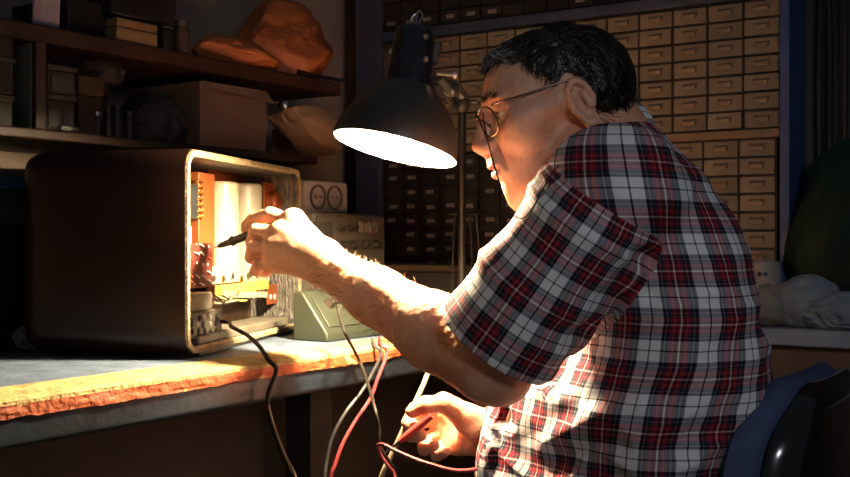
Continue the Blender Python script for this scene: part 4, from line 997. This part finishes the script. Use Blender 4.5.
def thread(out, period, shift):
    a = nt.nodes.new('ShaderNodeMath'); a.operation = 'MULTIPLY_ADD'; a.inputs[1].default_value = 1/period; a.inputs[2].default_value = shift; L.new(out, a.inputs[0])
    f = nt.nodes.new('ShaderNodeMath'); f.operation = 'FRACT'; L.new(a.outputs[0], f.inputs[0])
    r = nt.nodes.new('ShaderNodeValToRGB'); r.color_ramp.interpolation = 'CONSTANT'; el = r.color_ramp.elements
    el[0].position, el[0].color = SEQ[0][0], (*[q**.4545 for q in SEQ[0][1]], 1); el[1].position, el[1].color = SEQ[-1][0], (*[q**.4545 for q in SEQ[-1][1]], 1)
    for p, c in SEQ[1:-1]: x = el.new(p); x.color = (*[q**.4545 for q in c], 1)
    L.new(f.outputs[0], r.inputs[0]); return r.outputs[0]
wa, we = thread(sp.outputs[0], .0695, .12), thread(sp.outputs[1], .066, .30)
mx = nt.nodes.new('ShaderNodeMix'); mx.data_type = 'RGBA'; mx.inputs['Factor'].default_value = .46; L.new(wa, mx.inputs['A']); L.new(we, mx.inputs['B'])
tcn = nt.nodes.new('ShaderNodeTexCoord'); nz = nt.nodes.new('ShaderNodeTexNoise'); nz.inputs['Scale'].default_value = 300; L.new(tcn.outputs['Object'], nz.inputs['Vector'])
bp = nt.nodes.new('ShaderNodeBump'); bp.inputs['Strength'].default_value = .25; bp.inputs['Distance'].default_value = .002; L.new(nz.outputs['Fac'], bp.inputs['Height']); L.new(bp.outputs['Normal'], bs.inputs['Normal'])
gm_ = nt.nodes.new('ShaderNodeGamma'); gm_.inputs[1].default_value = 2.2; L.new(mx.outputs['Result'], gm_.inputs[0]); L.new(gm_.outputs[0], bs.inputs['Base Color'])
shirt_o = npart('shirt', vs*KS, fs, cotton, man, None, uv)
# collar
nd = (H(-5, -40)-NK); nd /= np.linalg.norm(nd); NDv = V(nd)
ca = V((0, -1, 0)); ca = (ca-NDv*ca.dot(NDv)).normalized(); cb = NDv.cross(ca)
CC = V(NK)+V((.000, 0, .019))
def colf(rad):
    def f(u, v):
        a = -math.pi+2*math.pi*u; s, c = math.sin(a), math.cos(a)
        # c=1 at the back of the neck
        back = -cb if (-cb).x > 0 else cb
        hgt = .021-.008*c; o = (v if v < .5 else 1-v)*2
        r = rad+.003*math.sin(a*5)*.5+(.0 if v < .5 else .010*(v-.5)*2+.004)
        drop = -.028*(1-c)*.5
        return CC+(back*c*.064+ca*s*.072)*(r/.075)+NDv*(hgt*o*1.1+drop-.004)
    return f
b = B(); b.grid(colf(.0735), 64, 12)
sc_b(b); me = part('collar', b, cotton, shirt_o)
ul = me.data.uv_layers.new(name='weave')
n = 13
for poly in me.data.polygons:
    for li in poly.loop_indices:
        vi = me.data.loops[li].vertex_index; ul.data[li].uv = (vi//n/64*.48+.01, (vi % n)/12*.07)
me.modifiers.new('t', 'SOLIDIFY').thickness = .002
# pocketless trousers and shoes
den = mat('dark denim', (.02, .026, .045), (.03, .037, .06), 40, .85, bump=.3, bscale=200)
v = Vol((-.40, 1.25, -1.0), (.53, 2.05, -.36), .008)
v.ell((.285, 1.57, -.45), (.18, .20, .10), None, .03)
for s, hy, ky, kx in ((-1, 1.46, 1.46, -.10), (1, 1.68, 1.74, -.06)):
    hp, kn_, an = (.26, hy, -.47), (kx, ky, -.475), (kx-.02, ky+.01, -.93)
    v.cap(hp, kn_, .085, .068, .03); v.cap(kn_, an, .066, .050, .03)
v_, f_ = v.mesh(); v_ = relax(v_, f_, 2); n_ = vnormals(v_, f_); v_ = v_+n_*((1-2*np.abs(vnoise(v_*np.array((14, 14, 18)), 12)))*.005)[:, None]
npart('trousers', v_, f_, den, man)
for ky, kx in ((1.47, -.12), (1.75, -.08)):
    v = Vol((kx-.26, ky-.08, -1.001), (kx+.14, ky+.08, -.86), .007)
    v.cap((kx+.05, ky, -.955), (kx-.12, ky, -.965), .042, .038, .02); v.cap((kx, ky, -.95), (kx+.0, ky, -.90), .045, .045, .02)
    sl, X, Y, Z = v.win((-9, -9, -9), (9, 9, 9)); v.a = np.maximum(v.a, (-.998-Z+0*X+0*Y).astype(np.float32))
    v_, f_ = v.mesh(); npart('shoe', relax(v_, f_, 1), f_, black_pl, man)
# ---- hair: cap plus combed strands
def hairline(f):
    return np.interp(f, [-100, -60, -30, -22, -8, 4, 22, 30, 44, 58, 72, 84, 100, 112], [-62, -58, -46, 10, 36, 40, 30, 40, 52, 70, 82, 86, 82, 82])
v = Vol((.03, 1.37, .05), (.32, 1.63, .32), .0024)
v.ell(H(6, 43), (.094, .0765, .074), HM, .01); v.ell(H(60, 48), (.048, .0615, .056), HM, .02); v.ell(H(-30, 18), (.060, .072, .068), HM, .02)
for s in (-1, 1): v.ell(H(-6, 2, 86*s), (.022, .016, .036), HM, .006, '-')
sl, X, Y, Z = v.win((-9, -9, -9), (9, 9, 9))
hx = [(X-HO[0])*HM[i, 0]+(Y-HO[1])*HM[i, 1]+(Z-HO[2])*HM[i, 2] for i in range(3)]
cutd = (hairline(hx[0]*1000)*.001-hx[2]).astype(np.float32)
v.mix(sl, -(cutd*.7), .010, '-')
v_, f_ = v.mesh(); v_ = relax(v_, f_, 1); n_ = vnormals(v_, f_)
hc = (v_-HO)@HM.T
v_ = v_+n_*(.0028*(1-2*np.abs(vnoise(np.stack([hc[:, 0]*35, hc[:, 1]*190, hc[:, 2]*60+hc[:, 0]*30], 1), 21)))+.0022*vnoise(hc*45, 22))[:, None]
hairm = mat('dark brown hair', (.012, .009, .007), (.035, .027, .021), 60, .36, bump=.6, bscale=160, stretch=(1, 1, 1))
ho = npart('hair', v_*KS, f_, hairm, man)
gh = mat('greying hair', (.085, .07, .058), (.16, .14, .12), 60, .4)
b = B(); rs = random.Random(5); nn_ = 0
tri = np.arange(len(f_)); hcf = (v_[f_].mean(1)-HO)@HM.T*1000
for fi_ in rs.sample(range(len(f_)), 5200):
    hf_ = hcf[fi_]; p = V(v_[f_[fi_]].mean(0)); nv_ = V(n_[f_[fi_][0]])
    if hf_[1] < -40: continue
    # combed forward over the brow, back over the crown, down at the nape
    fwd, upv, lf = V(HM[0]), V(HM[2]), V(HM[1])
    if hf_[0] > 55: dr = fwd*.9-upv*.5+lf*rs.uniform(-.3, .5)
    elif hf_[0] > -35: dr = -upv*.7+fwd*(.45 if hf_[0] > 10 else -.35)+lf*.3
    else: dr = -upv*.8-fwd*.35
    dr += V((rs.uniform(-.35, .35), rs.uniform(-.35, .35), rs.uniform(-.3, .3)))
    dr = (dr-nv_*dr.dot(nv_)).normalized(); ln = rs.uniform(.010, .022)*(1.25 if hf_[0] > 70 else 1)
    g = 1 if (hf_[0] > 45 and rs.random() < .55 and hf_[2] < 100) or rs.random() < .06 else 0
    b.tube([p-nv_*.001, p+dr*ln*.5+nv_*.0022, p+dr*ln+nv_*(.0012+rs.uniform(0, .0022))], [.0007, .0006, .0002], 3, m=g, cap=False)
sc_b(b); part('hair_strands', b, [hairm, gh], man, label='loose dark strands, greying at the temple')
# eyebrows, eyes
b = B()
def onface(u, l): m = (np.abs(hl0[:, 2]-u) < 2.5) & (np.abs(hl0[:, 1]-l) < 2.5); return float(hl0[m, 0].max()) if m.any() else 100
for s in (-1, 1):
    for i in range(90):
        q = rs.random(); uu, ll = 43+3*math.sin(q*3)-2*q+rs.uniform(-3, 3), s*(9+41*q); o = V(H(onface(uu, ll), uu, ll)); dr = V(HM[1])*s*.8-V(HM[0])*.2+V(HM[2])*rs.uniform(-.3, .5)+V(HM[0])*rs.uniform(.1, .5)
        b.tube([o, o+dr*.006, o+dr*.011], [.0006, .0005, .0002], 3, cap=False)
sc_b(b); part('eyebrows', b, hairm, man)
eyew = mat('eye white', (.70, .64, .58), rough=.15); iris = mat('dark iris', (.05, .03, .02), rough=.1)
for s in (-1, 1):
    b = B(); c = V(H(88.3, 19.5, 32*s)); b.ell(c, (.0126, .0126, .0126), None, 20, 14); sc_b(b); ey = part('eye', b, eyew, man)
    look = (V(HM[0])-V(HM[2])*.22+V(HM[1])*.12*s).normalized(); b = B(); b.lathe([(.0058, .0113), (.003, .0126), (0, .0130)], c, look, 16); sc_b(b); part('iris', b, iris, ey)
# forearm hair
b = B(); ahm = mat('brown arm hair', (.20, .11, .05), (.30, .18, .08), 30, .5)
U = (WRL-ELL)/np.linalg.norm(WRL-ELL)
for i in range(620):
    q = rs.uniform(.06, .95); a = rs.uniform(0, 2*math.pi); c = ELL+(WRL-ELL)*q; r = np.interp(q, [0, .3, .65, 1], [.0475, .0488, .0393, .0315])
    e1 = np.cross(U, (0, 1, 0)); e1 /= np.linalg.norm(e1); e2 = np.cross(U, e1); rd_ = e1*math.cos(a)+e2*math.sin(a)
    if rd_[1] > .55: continue
    p = V(c+rd_*(r-.002)); t = (V(rd_)*.55+V(U)*rs.uniform(.2, .9)+V((rs.uniform(-.4, .4), rs.uniform(-.4, .4), rs.uniform(-.4, .3)))).normalized(); ln = rs.uniform(.008, .017)
    b.tube([p, p+t*ln*.5+V(rd_)*.001, p+t*ln-V((0, 0, .002))], [.00042, .0004, .00015], 3, cap=False)
sc_b(b); part('arm_hair', b, ahm, man)
# ---- glasses
gl = None
gm = mat('dark steel wire', (.10, .08, .07), rough=.25, metal=.9)
gle = B()
tip = lambda f, u, l: V(H(f, u, l))
for s in (-1, 1):
    gle.tube(spline([tip(109, 29, 58*s), tip(104, 30, 66*s), tip(60, 31, 74*s), tip(6, 34, 79*s), tip(-12, 31, 81*s), tip(-22, 12, 78*s), tip(-24, 2, 76*s)], 6), .0011, 7)
gle.tube(spline([tip(124, 21, -9), tip(127, 25, 0), tip(124, 21, 9)], 5), .0011, 7)
sc_b(gle); gp = part('eyeglasses', gle, gm, man)
glass = bpy.data.materials.new('lens glass'); glass.use_nodes = True; gb_ = glass.node_tree.nodes['Principled BSDF']
gb_.inputs['Transmission Weight'].default_value = 1; gb_.inputs['Roughness'].default_value = .02; gb_.inputs['IOR'].default_value = 1.05; gb_.inputs['Base Color'].default_value = (.97, .98, .97, 1)
for s in (-1, 1):
    rim = []
    for i in range(29):
        a = 2*math.pi*i/28; rx, ru = 25*math.copysign(abs(math.cos(a))**.8, math.cos(a)), 19*math.copysign(abs(math.sin(a))**.85, math.sin(a))
        rim.append(tip(125-15*((rx+25)/50)**1.3-(20-ru)*.12, 12+ru*1.05, s*(33+rx)))
    b = B(); b.tube(rim[:-1]+[rim[0]], .0012, 7, cap=False); sc_b(b); part('rim', b, gm, gp)
    b = B(); n_r = len(rim)-1; cen = sum(rim[:-1], V((0, 0, 0)))/n_r; fo = V(HM[0])
    vv = [cen+fo*.0022]+[cen.lerp(p, .97)+fo*.0004 for p in rim[:-1]]+[cen+fo*.0006]+[cen.lerp(p, .97)-fo*.0008 for p in rim[:-1]]
    ff = [(0, 1+i, 1+(i+1) % n_r) for i in range(n_r)]+[(n_r+1, n_r+2+(i+1) % n_r, n_r+2+i) for i in range(n_r)]+[(1+i, n_r+2+i, n_r+2+(i+1) % n_r, 1+(i+1) % n_r) for i in range(n_r)]
    b.add(vv, ff); sc_b(b); part('lens', b, glass, gp)
    b = B(); b.tube(spline([tip(122, 20, 9*s), tip(116, 14, 11*s), tip(113, 8, 13*s)], 5), .0008, 6); b.ell(tip(112, 8, 12.5*s), (.0012, .0012, .003), None, 8, 6); sc_b(b); part('nose_pad', b, gm, gp)
b = B(); b.tube(spline([px3(483, 112, 1.46), px3(484, 122, 1.45), px3(490, 150, 1.435), px3(498, 178, 1.42), px3(507, 203, 1.405), px3(516, 217, 1.395), px3(530, 212, 1.37), px3(556, 168, 1.38), px3(590, 142, 1.44), px3(612, 132, 1.52)], 6), .0010, 6); part('neck_cord', b, mat('dark cord', (.025, .02, .018), rough=.7), gp)
# ================================================================== probes and cables
pr = thing('test_probe', 'black test probe held in the raised hand, touching the circuit board', 'probe', P(230, 243, 1.76))
pA, pB = P(211, 249, 1.826), P(248, 235.5, 1.770); pd = (pB-pA).normalized(); pC = pB+pd*.045
b = B(); b.tube([pA+pd*.020, pA+pd*.026, pA+pd*.05, pA+pd*.055, pA+pd*.06, pB, pC], [.0032, .0045, .006, .0088, .0065, .0068, .006], 16); part('barrel', b, black_pl, pr)
b = B(); b.tube([pA, pA+pd*.021], [.0009, .0016], 10); part('tip', b, steel, pr)
rp_ = thing('test_probe', 'red test probe held in the lower hand', 'probe', P(410, 434, 1.60))
redp = mat('red probe plastic', (.42, .05, .04), (.34, .035, .03), 20, .4)
qa_, qb_ = P(385, 453, 1.665), P(424, 422, 1.662); qd = (qb_-qa_).normalized()
b = B(); b.tube([qa_+qd*.028, qa_+qd*.034, qa_+qd*.05, qb_, qb_+qd*.015], [.003, .0048, .006, .0062, .005], 14); part('barrel', b, redp, rp_)
b = B(); b.tube([qa_, qa_+qd*.029], [.0010, .0026], 10); part('tip', b, black_pl, rp_)
def cable(name, label, pts, r, m, n=8, dense=10):
    b = B(); b.tube(spline(pts, dense), r, n); return solo(name, b, m, label, 'cable')
rub = mat('brown black cable', (.009, .006, .0045), (.014, .010, .007), 40, .5, spec=.2)
redc = mat('red cable', (.26, .032, .038), (.21, .024, .028), 30, .45); pinkc = mat('grey cable', (.05, .048, .05), (.035, .033, .035), 30, .45)
tanc = mat('beige cable', (.34, .26, .17), (.28, .21, .135), 30, .5)
def edge(px, up=.004):                      # a point just over the bench's front top corner
    t = tpx(px, DE-.004); return RM(t, DE-.006, ZB-.003+up)
u, v_ = rp(222, 322, .01); s_ = RL(u, -.001, v_)
cable('power_cable', 'dark twin cable coming out of the radio and hanging over the bench edge', [s_-E2*.0+E2*.03, s_, P(232, 327, 1.80), P(247, 335, 1.755), P(259, 346, 1.70), edge(267.5, .006), edge(268.5)+V((.012, -.012, -.012)), P(268, 395, edge(268).y-.016), P(271, 420, edge(268).y-.018), P(281, 452, edge(268).y-.016), P(292, 477, edge(268).y-.014), P(303, 520, 1.60), P(312, 590, 1.58), V((P(318, 650, 1.55).x, 1.55, -.994)), V((-.3, 1.42, -.994))], .0034, rub)
e2_ = [V(p) for p in (P(268.5, 405, edge(268).y-.020), P(273.5, 425, edge(268).y-.023), P(284, 453, edge(268).y-.021), P(296, 478, edge(268).y-.019), P(306, 520, 1.595), P(316, 590, 1.57), V((P(322, 650, 1.54).x, 1.54, -.995)), V((-.28, 1.41, -.995)))]
cable('power_cable', 'thin brown cable running down beside the dark twin cable below the bench edge', e2_, .0022, mat('light brown cable', (.30, .19, .10), (.24, .15, .08), 30, .5))
yk = edge(360).y
cable('test_lead', 'thin dark lead hanging from behind the forearm down past the bench edge', [P(336, 300, 1.83), P(340, 318, 1.80), P(346, 335, 1.77), P(355, 352, edge(355).y-.012), P(364, 372, edge(360).y-.03), P(374, 405, 1.68), P(379, 430, 1.66), P(380, 446, 1.655), P(388, 460, 1.655), P(396, 478, 1.66), P(402, 530, 1.63), V((P(404, 640, 1.64).x, 1.64, -.995)), V((-.12, 1.75, -.995))], .0026, rub)
ye = edge(376).y
cable('test_lead', 'grey lead hanging over the bench edge left of the red lead', [RM(tpx(372, DE+.05), DE+.05, ZB+.005), edge(374, .006), edge(374.5)+V((.010, -.010, -.012)), P(371, 376, ye-.018), P(360, 394, ye-.03), P(346, 412, ye-.05), P(333, 436, ye-.06), P(327, 460, ye-.06), P(325, 480, ye-.06), P(324, 540, ye-.05), V((P(325, 630, ye).x, ye-.05, -.995)), V((-.25, 1.9, -.995))], .0030, pinkc)
cable('test_lead', 'red lead hanging over the bench edge right of the grey lead', [RM(tpx(379, DE+.05), DE+.05, ZB+.005), edge(380, .006), edge(380.5)+V((.010, -.010, -.012)), P(378, 378, ye-.022), P(370, 399, ye-.035), P(356, 420, ye-.06), P(343, 443, ye-.08), P(335, 465, ye-.09), P(331, 480, ye-.09), P(328, 540, ye-.08), V((P(329, 635, ye-.05).x, ye-.08, -.995)), V((-.2, 1.82, -.995))], .0032, redc)
cable('beige_cable', 'beige cable hanging slantwise behind the lower hand', [P(436, 350, 1.80), P(426, 378, 1.76), P(414, 405, 1.73), P(402, 432, 1.715), P(390, 458, 1.71), P(381, 478, 1.71), P(368, 530, 1.72), V((P(360, 630, 1.74).x, 1.74, -.994)), V((-.10, 2.0, -.994))], .0040, tanc)
cable('test_lead', 'red lead looping from the lower hand round behind the wrist', [P(384, 452, 1.664)-qd*.0+V((-.004, 0, .0)), P(377.5, 446, 1.645), P(383, 444.5, 1.635), P(394, 450, 1.625), P(412, 458, 1.615), P(431, 464.5, 1.608), P(455, 470.5, 1.605), P(478, 468.5, 1.615), P(496, 458, 1.660), P(507, 440, 1.740), P(504, 420, 1.780), P(496, 400, 1.780), P(485, 388, 1.780), P(470, 372, 1.800), P(455, 350, 1.840)], .0030, redc)
cable('test_lead', 'dark red lead dropping from the red loop to the floor', [P(378, 446, 1.648), P(381, 456, 1.65), P(389, 467, 1.65), P(395, 479, 1.65), P(401, 530, 1.61), V((P(404, 650, 1.60).x, 1.60, -.995)), V((-.02, 1.50, -.995))], .0026, mat('dark red cable', (.20, .03, .035), (.16, .02, .025), 30, .45))
# ================================================================== camera, light
cam = bpy.data.cameras.new('camera'); co = bpy.data.objects.new('camera', cam); COL.objects.link(co)
co.location = (0, 0, ZC); co.rotation_euler = (math.pi/2, 0, 0)
cam.sensor_fit = 'HORIZONTAL'; cam.sensor_width = 36; cam.lens = 36*F_/850; cam.clip_start = .02
SC.camera = co
w = bpy.data.worlds.new('room'); SC.world = w; w.use_nodes = True
bg = w.node_tree.nodes['Background']; bg.inputs['Color'].default_value = (.75, .85, 1, 1); bg.inputs['Strength'].default_value = WORLD
def spot(name, loc, to, e, col, size, blend, rad):
    l = bpy.data.lights.new(name, 'SPOT'); l.energy = e; l.color = col; l.spot_size = math.radians(size); l.spot_blend = blend; l.shadow_soft_size = rad
    o = bpy.data.objects.new(name, l); COL.objects.link(o); o.location = V(loc)+OFF; d = V(to)-V(loc); o.rotation_euler = d.to_track_quat('-Z', 'Y').to_euler(); return o
spot('fill_spot', (.55, -.35, .55), (.38, 1.68, .02), SPOT, (.88, .93, 1.0), 50, 1.0, .14)  # added cool fill light, above and right of the camera, not a room lamp
SC.view_settings.view_transform = 'Standard'; SC.view_settings.look = 'None'; SC.view_settings.gamma = 1; SC.view_settings.use_curve_mapping = False
SC.view_settings.exposure = EXPO
SC.cycles.use_denoising = True
SC.cycles.max_bounces = 8
SC.cycles.sample_clamp_indirect = 8
